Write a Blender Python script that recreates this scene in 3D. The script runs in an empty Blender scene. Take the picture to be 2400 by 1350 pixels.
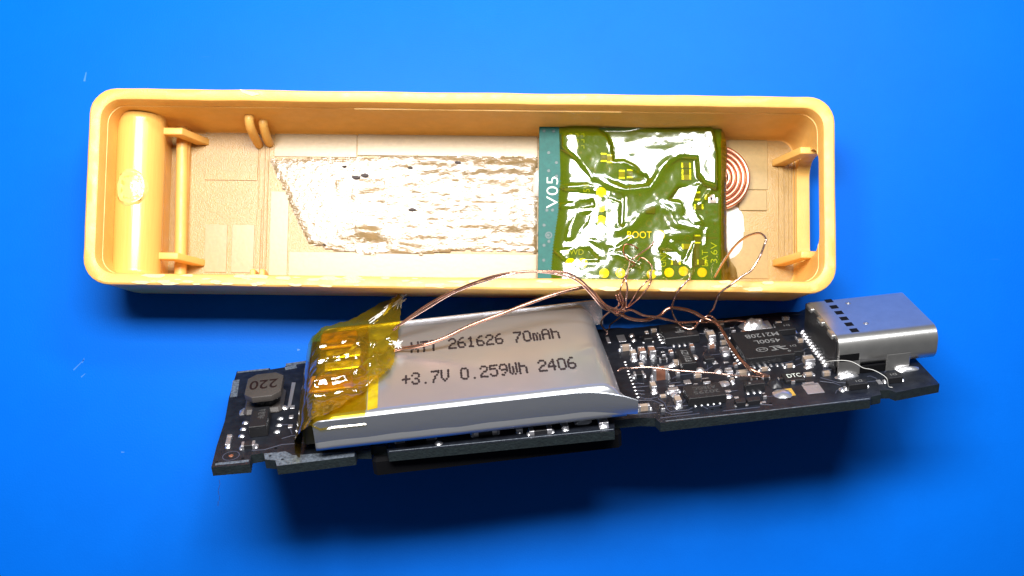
import bpy, bmesh, math, random
from math import sin, cos, pi, radians
from mathutils import Vector, Matrix, Euler, noise
random.seed(7)
scene = bpy.context.scene
# units: one Blender unit is one millimetre
scene.unit_settings.system = 'METRIC'; scene.unit_settings.scale_length = 0.001; scene.unit_settings.length_unit = 'MILLIMETERS'
# ---------------------------------------------------------------- camera, light, exposure
cam_d = bpy.data.cameras.new('camera'); cam = bpy.data.objects.new('camera', cam_d)
scene.collection.objects.link(cam); scene.camera = cam
cam.location = (0, 0, 104.9851); cam.rotation_euler = (0.0785, 0, 0)
cam_d.sensor_width = 36; cam_d.lens = 39.6914; cam_d.shift_y = 0.0793; cam_d.clip_start = 1; cam_d.clip_end = 5000
world = bpy.data.worlds.new('World'); scene.world = world; world.use_nodes = True
bg = world.node_tree.nodes['Background']; bg.inputs[0].default_value = (0.75, 0.85, 1.0, 1); bg.inputs[1].default_value = 0.08
def area(name, loc, target, sx, sy, watts, col):
    d = bpy.data.lights.new(name, 'AREA'); d.shape = 'RECTANGLE'; d.size = sx; d.size_y = sy; d.energy = watts; d.color = col
    o = bpy.data.objects.new(name, d); scene.collection.objects.link(o); o.location = loc
    o.rotation_euler = (Vector(target) - Vector(loc)).to_track_quat('-Z', 'Y').to_euler(); return o
area('bench_lamp', (-14, 50, 112), (-14, 50, 0), 72, 30, 275000, (1.0, 0.98, 0.96))
area('strip_lamp', (48, 88, 112), (20, 20, 0), 60, 12, 95000, (0.95, 0.97, 1.0))
scene.view_settings.view_transform = 'Standard'; scene.view_settings.look = 'None'
scene.view_settings.exposure = 0.0; scene.view_settings.gamma = 1.0
scene.render.engine = 'CYCLES'
scene.cycles.max_bounces = 10; scene.cycles.transparent_max_bounces = 12
try: scene.cycles.use_denoising = True
except Exception: pass

# ---------------------------------------------------------------- measured data (millimetres, in each thing's own frame)
RECTS = [('capdark', 2.06, 2.11, 3.1, 2.8, 0.35), ('capsilver', 0.67, 2.84, 1.06, 4.36, 0.25), ('pad', 34.54, 13.6, 35.25, 14.99, 0.06), ('pad', 33.52, 13.67, 33.76, 14.9, 0.06),
 ('solder', 35.68, 13.42, 36.08, 13.82, 0.12), ('solder', 35.66, 14.39, 36.11, 14.83, 0.12), ('captan', 34.37, 11.75, 35.28, 12.15, 0.5),
 ('captan', 35.01, 10.11, 35.49, 10.99, 0.5), ('capbrown', 35.73, 9.88, 36.28, 10.96, 0.7), ('capbrown', 36.59, 9.83, 37.14, 10.93, 0.7),
 ('ic_small', 36.65, 12.81, 37.44, 13.72, 0.45), ('solder', 34.9, 9.62, 35.46, 10.26, 0.15), ('solder', 35.72, 9.73, 36.15, 10.02, 0.1),
 ('captan', 42.3, 11.82, 42.95, 12.95, 0.55), ('solder', 42.14, 11.21, 42.74, 11.51, 0.12), ('pad', 42.53, 14.18, 42.88, 14.56, 0.06), ('capsilver', 42.76, 8.91, 43.43, 9.79, 0.4),
 ('solder', 40.16, 8.78, 40.63, 9.57, 0.12), ('ic_small', 40.97, 7.82, 41.81, 8.38, 0.4), ('captan', 38.26, 8.06, 38.73, 8.45, 0.4), ('solder', 37.72, 7.9, 38.54, 8.29, 0.12),
 ('capbig', 36.05, 5.78, 37.3, 6.4, 1.0), ('captan', 35.51, 3.97, 35.95, 4.93, 0.5), ('solder', 35.43, 3.63, 35.96, 4.03, 0.12), ('captan', 36.91, 1.14, 37.4, 2.17, 0.5),
 ('solder', 36.75, 0.82, 37.37, 1.01, 0.12), ('solder', 36.91, 2.77, 37.43, 3.42, 0.12), ('captan', 33.85, 1.02, 34.75, 1.39, 0.5), ('capdark', 34.6, 6.54, 35.42, 7.18, 0.35),
 ('pad', 37.08, 4.5, 37.57, 4.56, 0.06), ('pad', 38.44, 4.63, 39.02, 5.3, 0.06), ('capsilver', 36.82, 3.32, 37.62, 3.84, 0.3), ('capdark', 39.87, 4.1, 40.47, 4.77, 0.3),
 ('solder', 41.37, 5.91, 42.0, 6.5, 0.12), ('capsilver', 42.17, 5.37, 42.73, 5.98, 0.35), ('captan', 42.96, 4.85, 43.89, 5.32, 0.4), ('solder', 39.87, 6.49, 40.58, 7.07, 0.15),
 ('captan', 42.17, 3.92, 42.39, 4.36, 0.3), ('solder', 41.14, 3.56, 42.01, 4.42, 0.1), ('pad', 41.33, 2.53, 41.8, 2.86, 0.06), ('solder', 41.07, 1.57, 41.64, 2.13, 0.1),
 ('ic_small', 41.5, 0.01, 42.3, 0.66, 0.4), ('ic_small', 42.45, 0.04, 43.49, 0.64, 0.4), ('pad', 43.7, 0.19, 43.98, 0.3, 0.06), ('pad', 41.77, 1.4, 42.13, 1.66, 0.06),
 ('captan', 45.06, 5.32, 45.77, 5.52, 0.3), ('captan', 47.3, 5.43, 47.91, 5.57, 0.3), ('solder', 44.93, 0.58, 46.37, 1.96, 0.2), ('padgold', 45.96, 0.81, 46.63, 1.98, 0.06),
 ('pad', 41.57, 7.53, 42.02, 7.56, 0.06), ('pad', 42.49, 7.49, 42.94, 7.53, 0.06), ('captan', 48.97, 5.54, 49.81, 6.41, 0.5), ('solder', 48.75, 4.96, 49.54, 5.41, 0.12),
 ('pad', 47.58, 0.75, 48.98, 2.37, 0.06), ('pad', 47.74, 2.07, 48.7, 2.64, 0.06), ('goldblob', 47.56, 3.55, 48.28, 3.99, 0.15), ('captan', 48.29, 3.58, 49.01, 4.02, 0.2),
 ('pad', 53.57, 1.05, 53.94, 1.75, 0.08), ('pad', 50.7, 0.56, 51.08, 1.34, 0.08), ('solder', 50.22, 0.54, 50.62, 1.12, 0.1), ('captall', 14.4, 0.35, 17.4, 2.6, 1.0),
 ('solder', 17.41, -0.56, 17.97, 0.01, 0.1), ('capdark', 20.47, 0.0, 22.34, 0.83, 0.4), ('capsilver', 23.83, -0.05, 24.36, 0.72, 0.3),
 ('capdark', 24.84, -0.72, 26.59, -0.04, 0.35), ('capsilver', 27.44, -0.42, 27.97, 0.45, 0.3), ('solder', 28.54, 0.04, 29.85, 0.83, 0.15),
 ('capsilver', 30.34, -0.71, 31.09, 0.48, 0.4)]
PINS = {'indl': [(1.86, 6.46), (1.8, 5.43), (1.79, 4.33)],
 'indr': [(4.75, 6.52), (4.73, 5.42), (4.65, 4.37)],
 'mcu_f': [(44.77, 6.25), (45.27, 6.32), (45.77, 6.34), (46.21, 6.18), (46.72, 6.11), (47.19, 6.13)],
 'mcu_l': [(43.82, 10.05), (43.82, 9.48), (43.83, 8.88), (43.81, 8.32), (43.82, 7.73), (43.82, 7.14)],
 'mcu_l2': [(44.63, 12.73), (44.29, 11.99)],
 'reg': [(38.43, 1.01), (38.93, 1.02), (39.43, 1.03), (39.92, 1.04), (40.42, 1.01)],
 'row': [(34.35, 9.74), (34.34, 9.21), (34.31, 8.69), (34.31, 8.02), (34.29, 7.46), (34.29, 6.9), (34.27, 6.31), (34.28, 5.72), (34.29, 5.13), (34.26, 4.54), (34.26, 3.96),
         (34.25, 3.38)],
 'row2': [(31.37, 2.3), (31.87, 2.27), (32.33, 2.21), (32.81, 2.22), (33.26, 2.2)],
 'sf': [(39.09, 11.72), (39.59, 11.64), (40.07, 11.65), (40.58, 11.61)],
 'sl': [(38.27, 14.29), (38.25, 13.74), (38.24, 13.15), (38.29, 12.54)],
 'sml': [(43.02, 1.98), (43.52, 1.95), (44.02, 1.96)],
 'usb': [(50.92, 11.46), (50.9, 10.87), (50.87, 10.3), (50.84, 9.69), (50.85, 9.11), (50.82, 8.53), (50.8, 7.94), (50.81, 7.38), (50.82, 6.84), (50.83, 6.25), (50.82, 5.65),
         (50.79, 5.07)],
 'vias': [(4.77, 1.77), (4.43, 0.68), (5.45, -0.05), (2.29, 0.8), (0.27, 0.67)],
 'vias2': [(35.61, -0.07), (35.72, 3.19), (32.74, 1.28)],
 'vias3': [(40.31, 0.2), (39.58, 0.08), (44.3, -0.01), (45.94, 0.36)]}
ICS = {'blob': (45.68, 13.15, 48.16, 14.51, 0.3),
 'd1': (50.89, 0.52, 52.46, 1.32, 0.55),
 'd2': (54.27, 0.89, 55.49, 1.79, 0.55),
 'ic1': (38.4, 11.77, 41.45, 14.45, 0.8),
 'indbase': (1.54, 7.59, 4.86, 11.5, 0.35),
 'indtop': (1.94, 7.22, 4.98, 11.4, 1.9),
 'mcu': (44.18, 6.53, 48.43, 11.67, 0.7),
 'p2112': (38.71, 6.58, 39.92, 9.37, 0.9),
 'q1': (48.42, 11.29, 50.04, 12.79, 0.6),
 'q2': (48.29, 7.22, 49.41, 9.28, 0.5),
 'reg': (37.89, 0.9, 40.94, 2.99, 0.75),
 'sml': (42.86, 2.12, 44.5, 2.79, 0.7),
 'sot': (2.55, 3.87, 3.97, 7.07, 1.0)}
TRACES = [[(34.42, 3.31), (34.77, 2.97), (35.22, 2.9), (35.84, 3.06)],
 [(34.12, 2.86), (35.25, 2.64), (35.58, 2.26), (35.87, 1.86), (35.93, 1.01), (35.91, 0.52), (36.3, 0.06), (37.98, 0.09)],
 [(35.77, 2.73), (36.14, 1.97), (36.11, 1.05), (36.27, 0.52), (37.73, 0.43), (38.12, 0.67)], [(32.96, 0.7), (35.19, 0.6)], [(35.28, -0.31), (37.14, -0.33), (38.45, -0.31)],
 [(34.42, 5.65), (34.69, 5.72), (35.2, 5.5)], [(34.41, 5.06), (35.45, 5.04)], [(34.32, 4.51), (34.96, 4.31)], [(34.3, 3.98), (34.88, 3.72)], [(32.99, 1.31), (33.67, 1.24)],
 [(37.21, 5.07), (38.16, 5.08)], [(37.69, 4.56), (38.26, 4.6)], [(36.67, 1.17), (37.49, 1.15), (37.86, 1.15)], [(40.35, -0.34), (43.33, -0.36)], [(39.43, 0.54), (40.35, 0.57)],
 [(38.93, 0.82), (39.27, 0.24)], [(43.52, 0.01), (44.35, -0.27)], [(2.87, 1.85), (3.89, 1.76), (5.2, 2.25), (7.79, 2.08)], [(5.12, 3.2), (5.92, 3.49), (7.52, 3.21)],
 [(4.86, 5.45), (5.5, 5.38)], [(5.69, 4.71), (5.94, 3.69)], [(41.66, 11.04), (42.22, 10.73), (42.56, 10.2)], [(41.87, 13.63), (42.34, 13.41), (42.74, 13.69)],
 [(37.57, 11.7), (38.44, 11.67)], [(36.71, 10.25), (37.46, 10.11)], [(37.9, 10.65), (38.61, 9.96)], [(49.22, 2.63), (50.22, 2.09), (50.58, 1.51)],
 [(49.46, 3.18), (50.52, 2.12), (51.19, 1.86)], [(50.32, 15.25), (51.81, 15.24)], [(53.14, 2.5), (53.44, 2.53), (53.79, 1.94)], [(50.81, 4.28), (50.18, 4.43), (50.34, 5.02)]]
MISC = {'dimples': [(53.99, 9.69), (53.98, 5.54)],
 'fid': [(1.29, 1.39)],
 'foot': [(51.59, 2.97), (56.71, 2.76)],
 'lcorner': [(1.16, 7.91), (2.17, 7.83), (2.09, 8.58), (1.34, 8.9), (1.32, 9.35)],
 'padr': [(5.6, 8.23), (5.62, 6.55), (5.67, 4.99)],
 'rcorner': [(4.29, 8.07), (5.23, 8.01), (5.32, 8.73), (4.66, 8.88)],
 'strip': [(5.24, 12.73), (5.58, 12.65), (5.47, 8.17), (5.2, 8.46)],
 'tips': [(25.27, 6.77)],
 'uslots': [(52.56, 10.48), (52.56, 9.2), (52.58, 8.01), (52.57, 6.81), (52.58, 5.67), (52.58, 4.5)]}
BATT = {'amberend': [(5.08, 1.44), (2.41, -0.8)],
 'blob': [(6.52, 10.37), (23.98, 5.52)],
 'body': [(0.35, 0.29), (23.41, 0.71), (23.13, 15.12), (-0.12, 16.78)],
 'darkbar': [(4.23, 4.28), (4.18, 0.63), (5.1, 1.08), (5.08, 5.05)],
 'edge': [(0.56, 0.35), (-0.19, 16.65)],
 'line1': [(7.11, 10.62), (20.39, 9.83), (11.02, 9.8), (15.58, 9.91), (11.37, 11.96), (20.15, 11.77)],
 'line2': [(6.92, 4.41), (20.97, 4.18), (7.06, 6.13), (20.87, 6.29)],
 'tabs': [(-0.37, 6.83), (-0.35, 4.65), (2.89, 6.05), (2.84, 7.81), (0.17, 14.38), (-0.07, 11.94), (2.94, 12.84), (2.93, 15.41)],
 'tapeflap': [(-0.14, -0.65), (-0.77, 4.91), (-0.81, 15.15), (0.04, 15.52), (3.13, 16.8), (7.5, 20.67), (7.04, 15.2), (6.63, 10.22), (6.44, 7.9), (5.91, 5.75), (4.34, 3.71),
              (2.41, 1.17), (1.37, 0.08), (0.53, -0.16)],
 'tipx': [(24.91, -0.02)],
 'wrapend': [(-1.59, 1.69), (-1.05, 17.92)]}
TRAY = {'adh': [(-18.37, 4.54), (-17.02, 4.64), (-13.99, 4.79), (-10.08, 4.89), (-5.21, 5.06), (1.98, 5.09), (6.77, 5.18), (6.94, -4.03), (3.69, -4.03), (0.52, -3.98), (-3.91, -4.45),
         (-4.55, -4.33), (-7.4, -4.36), (-8.83, -4.54), (-10.58, -4.24), (-13.92, -3.72), (-14.57, -3.33), (-15.16, -2.05), (-15.83, -0.93), (-16.6, 1.0), (-17.44, 2.6)],
 'band1': [(-10.12, 3.34), (-4.4, 4.39), (1.98, 4.63), (6.77, 4.53), (6.79, 2.91), (2.01, 3.01), (-2.76, 2.14), (-7.53, 1.76), (-10.07, 1.24)],
 'band2': [(-11.9, -2.17), (-9.05, -1.49), (-6.49, -2.75), (-3.91, -4.4), (-7.41, -3.88), (-10.58, -4.08), (-12.19, -3.14)],
 'band3': [(-12.18, 2.67), (-10.43, 2.85), (-10.21, 0.43), (-11.8, 0.09)],
 'big': [(16.51, -0.24), (17.5, -0.89), (21.0, -2.01), (21.71, -4.66)],
 'boot': [(14.99, -2.98), (17.39, -2.95), (14.99, -2.42)],
 'chip': [(-19.4, 8.78), (-18.18, 7.88)],
 'coil': [(24.13, 5.67), (26.1, 3.13), (24.57, 0.4), (24.12, 3.11)],
 'dent': [(-30.66, 1.72), (-27.67, -0.87)],
 'glue': [(24.21, 0.44), (25.96, -1.71), (24.81, -4.19), (24.35, -3.58)],
 'gpads': [(12.56, 1.18), (12.57, -0.18), (12.57, -1.4), (17.94, -2.68), (9.82, -5.36), (10.91, -5.35), (12.88, -6.26), (14.35, -6.24), (17.18, -6.31), (18.77, -6.13),
           (20.07, -6.0), (21.76, -6.09)],
 'gparts': [(14.42, 2.85), (15.16, 2.92), (12.76, 4.4), (13.33, 4.29), (20.29, 3.76), (20.32, 3.15), (20.32, 2.65), (21.27, -4.28), (21.33, 0.93), (22.76, 0.56), (21.33, -3.06),
            (21.44, -0.07), (22.43, 0.83), (19.36, -5.19), (21.71, -5.16), (20.35, -3.74)],
 'green': [[(6.84, 7.89), (23.68, 8.02), (24.16, -6.25), (6.95, -6.47)], [(6.82, 7.59), (23.49, 7.71), (23.97, -6.42), (6.93, -6.63)],
           [(6.8, 7.29), (23.31, 7.41), (23.78, -6.58), (6.91, -6.79)]],
 'greencorn': [(6.85, 7.41), (23.37, 7.61), (23.62, -6.46), (6.94, -6.55)],
 'grings': [(11.72, 3.16), (7.81, -2.84), (13.31, 3.57), (18.54, -1.16), (16.93, -1.62), (20.45, -2.96), (22.32, 1.45)],
 'groove': [(-9.75, 7.79), (1.34, 7.85)],
 'gvias': [(7.73, 4.82), (8.45, 3.9), (7.75, 3.13), (8.47, 2.63), (7.29, 6.85), (8.17, 6.84), (7.62, -0.52), (8.13, -0.51), (7.38, -1.91), (7.77, -2.84), (7.4, -3.77),
           (7.38, -5.14), (10.67, 4.85), (11.61, 4.27), (15.9, 3.13), (18.53, 3.69), (18.48, 2.23), (16.12, 1.0), (17.63, 1.02), (18.53, 1.18), (18.54, 0.34), (17.64, -1.2),
           (20.29, -1.36), (22.18, -0.52), (22.95, -0.52), (22.95, -1.55), (22.95, -2.32), (16.83, -3.67), (15.39, -1.09), (22.42, -4.71), (7.83, -3.4)],
 'hook1': [(-27.25, 6.23), (-25.38, 6.25), (-24.26, 5.15), (-27.07, -5.26), (-25.21, -5.24), (-24.18, -6.16)],
 'hooksR': [(29.49, 4.98), (31.42, 5.0), (28.15, 3.6), (29.63, 3.77), (29.57, -4.32), (31.34, -4.3), (28.24, -5.38)],
 'labels': [(25.24, 6.74), (28.15, 2.24), (26.14, -1.68), (28.11, -5.76)],
 'marks': [(-10.1, 2.85), (-9.31, 3.02), (-11.27, 3.88), (-5.1, 3.8), (-0.64, 4.37), (-4.86, -0.16), (-12.97, -3.56)],
 'panelBL': [(-24.14, -1.71), (-19.54, -6.23)],
 'panelR': [(-10.11, 7.16), (6.77, 5.25)],
 'panelTL': [(-24.36, 7.31), (-19.4, 2.48)],
 'pegs': [(-19.67, 8.06), (-19.13, 5.66), (-18.28, 7.43), (-17.79, 5.68)],
 'ribsR': [(29.66, 4.24), (30.5, 4.25), (31.19, 4.25), (31.88, 4.26), (29.61, -3.67)],
 'rod': [(-26.8, 7.47), (-25.28, -6.47), (-26.38, -6.48), (-25.91, 7.16)],
 'rodtop': [(-26.11, 7.42)],
 'side': [(-21.47, 1.57), (-29.11, 7.67), (-28.5, -7.78), (-3.09, 7.69), (-2.81, -7.72), (22.91, 7.18), (31.44, 5.84), (-31.49, 5.06)],
 'stubs': [(-19.0, -6.08), (-18.21, -6.07)],
 'tapeL': [(8.66, 6.95), (8.83, 2.76), (8.61, 0.75), (8.62, -0.47), (8.47, -1.58), (8.32, -2.69), (8.16, -3.8), (8.02, -5.78)],
 'tube': [(-31.2, 8.4), (-27.03, 8.46), (-30.97, -7.04), (-26.54, -6.98)],
 'tubecrest': [(-29.14, 7.95), (-29.15, -7.26)],
 'v05': [(8.46, -0.34), (8.32, 2.5)]}
GLARE = {'bl_': [(8.12, -5.34), (10.41, -5.53), (12.16, -5.29), (13.14, -6.49), (8.24, -6.55)],
 'fish': [(18.74, 0.6), (19.56, 1.78), (21.64, 2.03), (21.31, 1.13), (20.88, 0.01), (21.31, -0.87), (21.86, -1.64), (21.09, -1.65), (20.11, -0.88), (19.89, 0.34)],
 'g1': [(8.8, 6.51), (12.96, 6.5), (13.52, 4.16), (14.62, 3.84), (16.71, 2.63), (16.82, 1.85), (14.74, 1.49), (12.98, 2.14), (11.67, 2.29), (10.34, 4.01), (8.81, 5.27)],
 'g2': [(8.84, 1.64), (11.23, 1.84), (14.41, 1.16), (14.64, 0.6), (14.54, -2.06), (14.21, -1.84), (14.31, 0.15), (11.89, 1.07), (9.26, 1.32)],
 'g3': [(10.27, -0.89), (11.58, -0.82), (11.37, -1.66), (10.18, -3.22), (9.3, -3.34), (9.62, -1.9)],
 'g4': [(8.22, -4.18), (11.49, -4.09), (12.48, -5.23), (9.32, -5.27)],
 'g5': [(11.49, -3.26), (12.14, -3.31), (14.33, -4.33), (13.68, -4.61), (12.8, -4.29)],
 'g6': [(8.73, 0.03), (11.79, 0.35), (11.96, -0.21), (10.37, -0.39), (8.73, -0.41)],
 'g7': [(12.0, 1.63), (13.1, 1.7), (13.17, -2.08), (12.02, -1.87)],
 'l2': [(8.72, 1.2), (11.89, 1.01), (14.2, 0.49), (14.31, -0.84), (13.01, -2.08), (10.18, -3.88), (8.22, -4.13), (8.36, -1.58)],
 'l2a': [(8.72, 1.2), (11.89, 1.01), (11.9, 0.46), (10.37, 0.22), (8.73, 0.2)],
 'l2b': [(8.62, -0.3), (11.69, -0.38), (10.38, -1.0), (9.73, -1.79), (9.2, -3.45), (9.64, -4.0), (8.22, -4.13), (8.36, -1.58)],
 'l2c': [(11.69, -0.88), (11.97, -1.65), (12.79, -2.08), (14.1, -1.96), (13.67, -2.51), (11.26, -2.54), (9.96, -3.78), (10.39, -2.78), (10.82, -1.66)],
 'l2d': [(12.01, 0.63), (13.65, 0.54), (14.31, 0.15), (13.22, -0.19), (13.0, 0.14), (12.12, 0.07)],
 'left': [(8.79, 5.22), (10.34, 3.89), (11.67, 2.12), (10.57, 2.06), (9.59, 1.99), (9.03, 2.76)],
 'low': [(17.82, -4.01), (19.46, -4.1), (20.11, -5.3), (21.04, -3.31), (20.88, -6.29), (19.79, -5.31), (18.04, -4.34)],
 'mid': [(11.49, -3.2), (13.67, -2.62), (15.31, -4.04), (14.33, -4.82), (12.58, -4.18)],
 'streak1': [(11.67, 2.24), (12.76, 2.08), (14.63, 1.38), (16.49, 1.63), (17.37, 2.08), (17.91, 3.32), (18.57, 3.88)],
 'streak2': [(14.1, -2.4), (15.3, -2.05), (16.06, -0.93), (16.94, -0.48), (17.92, 0.03), (18.8, -0.57), (19.46, -1.78), (21.31, -2.2), (20.77, -2.65), (18.36, -2.79),
             (17.82, -4.01), (18.15, -6.43)],
 'top': [(12.29, 7.0), (22.69, 7.35), (23.07, 4.72), (23.07, 1.6), (21.86, 2.03), (21.32, 2.8), (21.21, 4.36), (19.67, 4.46), (18.57, 3.88), (17.91, 3.32), (17.26, 2.42),
         (16.82, 1.74), (16.49, 2.63), (15.61, 3.62), (14.62, 4.06), (13.63, 4.1), (13.51, 5.39), (13.07, 6.5)]}
WIRES = {'fib': [(25.98, 7.52, 11.2), (25.88, 7.87, 11.58), (26.06, 7.92, 12.65), (26.74, 7.91, 13.5), (27.35, 7.81, 13.94), (27.75, 7.54, 14.42), (28.28, 7.22, 14.44),
         (29.03, 7.08, 14.38), (29.65, 6.69, 14.71), (29.96, 6.31, 14.99), (30.27, 5.75, 14.41), (30.59, 5.66, 14.41)],
 'w1': [(-10.15, 10.87, 9.5), (-9.41, 11.49, 9.5), (-7.15, 12.85, 10.0), (-4.64, 14.07, 11.0), (-1.58, 15.02, 12.0), (0.84, 15.42, 12.5), (2.64, 15.46, 12.5), (4.46, 15.29, 12.2),
        (5.69, 14.75, 11.8), (6.71, 13.89, 11.0), (7.88, 12.98, 10.0), (9.45, 12.57, 9.0), (10.3, 12.68, 8.3), (11.38, 12.37, 7.5), (12.63, 12.31, 7.0), (13.73, 12.07, 6.2),
        (14.88, 12.02, 5.2), (16.87, 12.21, 4.2), (18.58, 12.24, 3.8), (20.05, 12.38, 3.6), (21.54, 12.4, 2.88)],
 'w10': [(18.31, 16.17, 4.0), (18.79, 17.33, 5.5), (19.54, 18.53, 7.0), (20.25, 19.08, 8.5), (21.17, 19.15, 9.5), (21.57, 18.67, 10.0), (21.49, 18.07, 10.2), (20.91, 17.02, 10.5),
         (20.18, 15.88, 10.6), (19.47, 15.29, 10.6), (18.39, 14.58, 10.4), (17.77, 14.0, 9.6), (17.7, 13.59, 8.0), (17.75, 13.12, 6.5), (17.74, 12.97, 4.5), (17.94, 12.71, 2.45)],
 'w11': [(8.72, 7.11, 12.67), (9.05, 7.33, 12.17), (9.9, 7.46, 11.7), (11.31, 7.43, 11.76), (13.59, 7.2, 12.25), (16.35, 6.9, 12.55), (18.73, 6.78, 12.32), (20.6, 6.73, 11.9),
         (21.16, 6.67, 11.89)],
 'w2': [(-10.01, 9.02, 10.62), (-9.4, 9.16, 10.66), (-7.65, 9.33, 11.21), (-5.81, 9.85, 11.5), (-3.4, 11.0, 11.5), (-0.98, 11.92, 11.5), (1.45, 12.83, 11.5), (3.88, 13.69, 11.5),
        (5.98, 14.26, 11.0), (6.73, 13.99, 10.7), (7.64, 13.1, 10.0), (8.95, 12.3, 9.0), (9.12, 12.42, 8.4), (10.19, 12.04, 7.5), (11.43, 11.98, 7.0), (12.49, 12.23, 6.5),
        (13.16, 12.53, 6.0), (13.56, 12.98, 6.0), (14.07, 13.22, 6.0), (15.13, 13.22, 5.6), (16.24, 12.94, 5.0), (17.21, 12.5, 4.6), (18.12, 11.97, 5.15), (18.5, 10.82, 6.84),
        (18.83, 9.59, 8.64), (19.03, 8.45, 10.47), (19.62, 7.48, 11.7), (20.48, 6.99, 12.05), (21.16, 6.67, 11.89)],
 'w3': [(-9.77, 11.16, 9.6), (-7.13, 12.63, 10.3), (-4.63, 13.86, 11.2), (-1.58, 14.87, 12.1), (0.84, 15.27, 12.5), (2.64, 15.32, 12.4), (4.34, 15.16, 12.1), (5.57, 14.58, 11.7),
        (6.6, 13.68, 10.7), (7.65, 12.69, 9.8), (8.18, 12.57, 9.1), (8.91, 12.46, 8.5), (9.69, 12.84, 8.6), (9.69, 13.48, 9.6), (9.77, 14.5, 10.0), (9.66, 15.08, 10.0),
        (9.85, 15.78, 9.3), (10.51, 17.48, 5.5), (11.21, 18.11, 5.0), (12.34, 18.95, 4.6), (12.86, 19.42, 4.4)],
 'w4': [(7.4, 13.52, 10.4), (8.3, 12.71, 8.8), (9.3, 12.73, 8.5), (9.55, 13.35, 9.2), (9.19, 14.14, 9.8), (9.42, 14.79, 10.0), (9.64, 15.51, 9.8), (10.34, 16.75, 6.0),
        (11.03, 17.42, 4.6), (10.49, 17.85, 4.6), (10.07, 18.51, 4.6), (10.14, 18.98, 5.0), (10.81, 19.02, 4.8), (11.36, 18.86, 4.2)],
 'w5': [(9.05, 13.93, 9.2), (9.43, 13.3, 8.8), (9.71, 12.96, 8.4), (10.18, 13.08, 8.6), (10.76, 13.63, 9.6), (11.49, 14.4, 10.0), (11.8, 15.1, 9.9), (12.14, 16.0, 8.0),
        (12.54, 17.02, 5.0), (12.22, 17.64, 4.6), (11.59, 17.98, 4.5), (11.29, 17.71, 4.2)],
 'w6': [(8.92, 13.96, 9.0), (9.18, 13.4, 8.8), (9.68, 12.89, 8.2), (10.24, 13.37, 9.0), (10.64, 14.04, 9.8), (11.3, 14.79, 10.0), (11.84, 15.34, 9.6), (12.27, 16.7, 5.0),
        (12.61, 16.54, 4.0)],
 'w7': [(9.28, 14.1, 9.4), (9.49, 13.54, 9.2), (9.76, 12.96, 8.4), (9.71, 12.49, 7.5), (9.44, 12.27, 6.0), (9.04, 12.13, 2.52), (8.84, 11.84, 1.82)],
 'w8': [(9.11, 13.27, 9.0), (9.02, 12.96, 8.4), (8.6, 12.67, 7.6), (8.09, 12.35, 6.6), (7.91, 11.92, 5.6), (8.26, 11.72, 3.81), (8.68, 11.39, 3.08), (8.49, 11.15, 2.86)],
 'w9': [(16.06, 16.58, 4.5), (15.19, 15.34, 9.6), (14.88, 14.94, 10.0), (14.22, 14.24, 9.8), (13.95, 13.77, 8.6), (14.03, 13.28, 6.8), (14.3, 12.88, 5.2), (14.82, 12.24, 4.2),
        (15.23, 11.76, 4.52), (15.84, 11.52, 4.79), (16.26, 11.69, 4.78), (16.8, 12.18, 4.26), (17.45, 12.63, 4.4), (17.98, 12.61, 4.31), (18.32, 11.87, 5.15),
        (18.63, 10.66, 6.92), (18.9, 9.36, 9.02), (19.14, 8.24, 10.63), (19.71, 7.37, 11.71), (21.06, 6.76, 11.92)]}
BOARD_OUT = [(-0.07, -0.05), (2.92, -0.2), (2.88, 1.14), (3.84, 1.25), (4.04, 0.19), (4.9, -0.12), (5.07, -0.97), (11.13, -0.85), (11.21, 0.02), (12.32, -0.22), (12.38, 0.41), (13.55, 0.15), (13.72, -0.91), (31.41, -1.46), (31.7, 0.15), (33.75, 0.09), (34.88, -0.23), (35.14, -1.1), (52.0, -1.19), (52.24, -0.75), (53.1, -0.6), (53.26, 0.08), (54.03, -0.03), (54.35, -0.53), (58.17, 0.01), (58.06, 8.85), (57.86, 16.19), (52.5, 16.19), (51.8, 15.74), (50, 16.09), (36, 16.19), (35, 16.59), (9, 16.89), (6.1, 16.84), (5.2, 16.64), (4.6, 16.59), (4.3, 15.99), (3.0, 15.84), (3.0, 16.14), (0, 16.19), (-0.1, 11.27), (0.06, 7.24), (-0.08, 3.22)]
SCUFFS = [([(0.2, 0.39), (2.8, 0.33)], 0.35), ([(4.4, 16.44400018540943), (6.2, 16.594000185409428)], 0.5), ([(4.4, 15.694000185409427), (5.4, 15.894000185409428)], 0.7), ([(0.1, 15.994000185409428), (2.9, 15.994000185409428)], 0.3), ([(0.15, 14.484600166868486), (0.3, 11.265800129786598)], 0.6), ([(35.6, -0.87), (43.77, -1.03), (52.01, -0.98)], 0.1), ([(13.79, -0.67), (31.39, -1.19)], 0.08)]
MATMARKS = [(-40.41, 8.68, 1.4, 0.8, 0.12), (-40.02, 9.08, 0.5, 1.2, 0.1), (-40.63, 36.19, 0.9, 1.4, 0.2), (-27.02, -3.4, 2.6, 1.6, 0.06), (-39.98, 7.68, 0.5, 0.7, 0.12), (-36.09, 0.54, 0.3, 0, 0.15), (-19.93, 10.08, 0.25, 0, 0.2)]
BATDIM = (24.2, 16.35, 2.6)
LINE1 = ((6.95, 10.07), (20.39, 9.78), 1.85)
LINE2 = ((6.92, 4.41), (20.97, 4.08), 1.85)
FLAP = [(-0.14, -0.65), (-0.77, 4.91), (-0.81, 15.15), (0.04, 15.52), (3.13, 16.8), (7.5, 20.67), (7.04, 15.2), (6.63, 10.22), (6.44, 7.9), (5.91, 5.75), (4.34, 3.71), (2.41, 1.17), (1.37, 0.08), (0.53, -0.16)]


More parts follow.
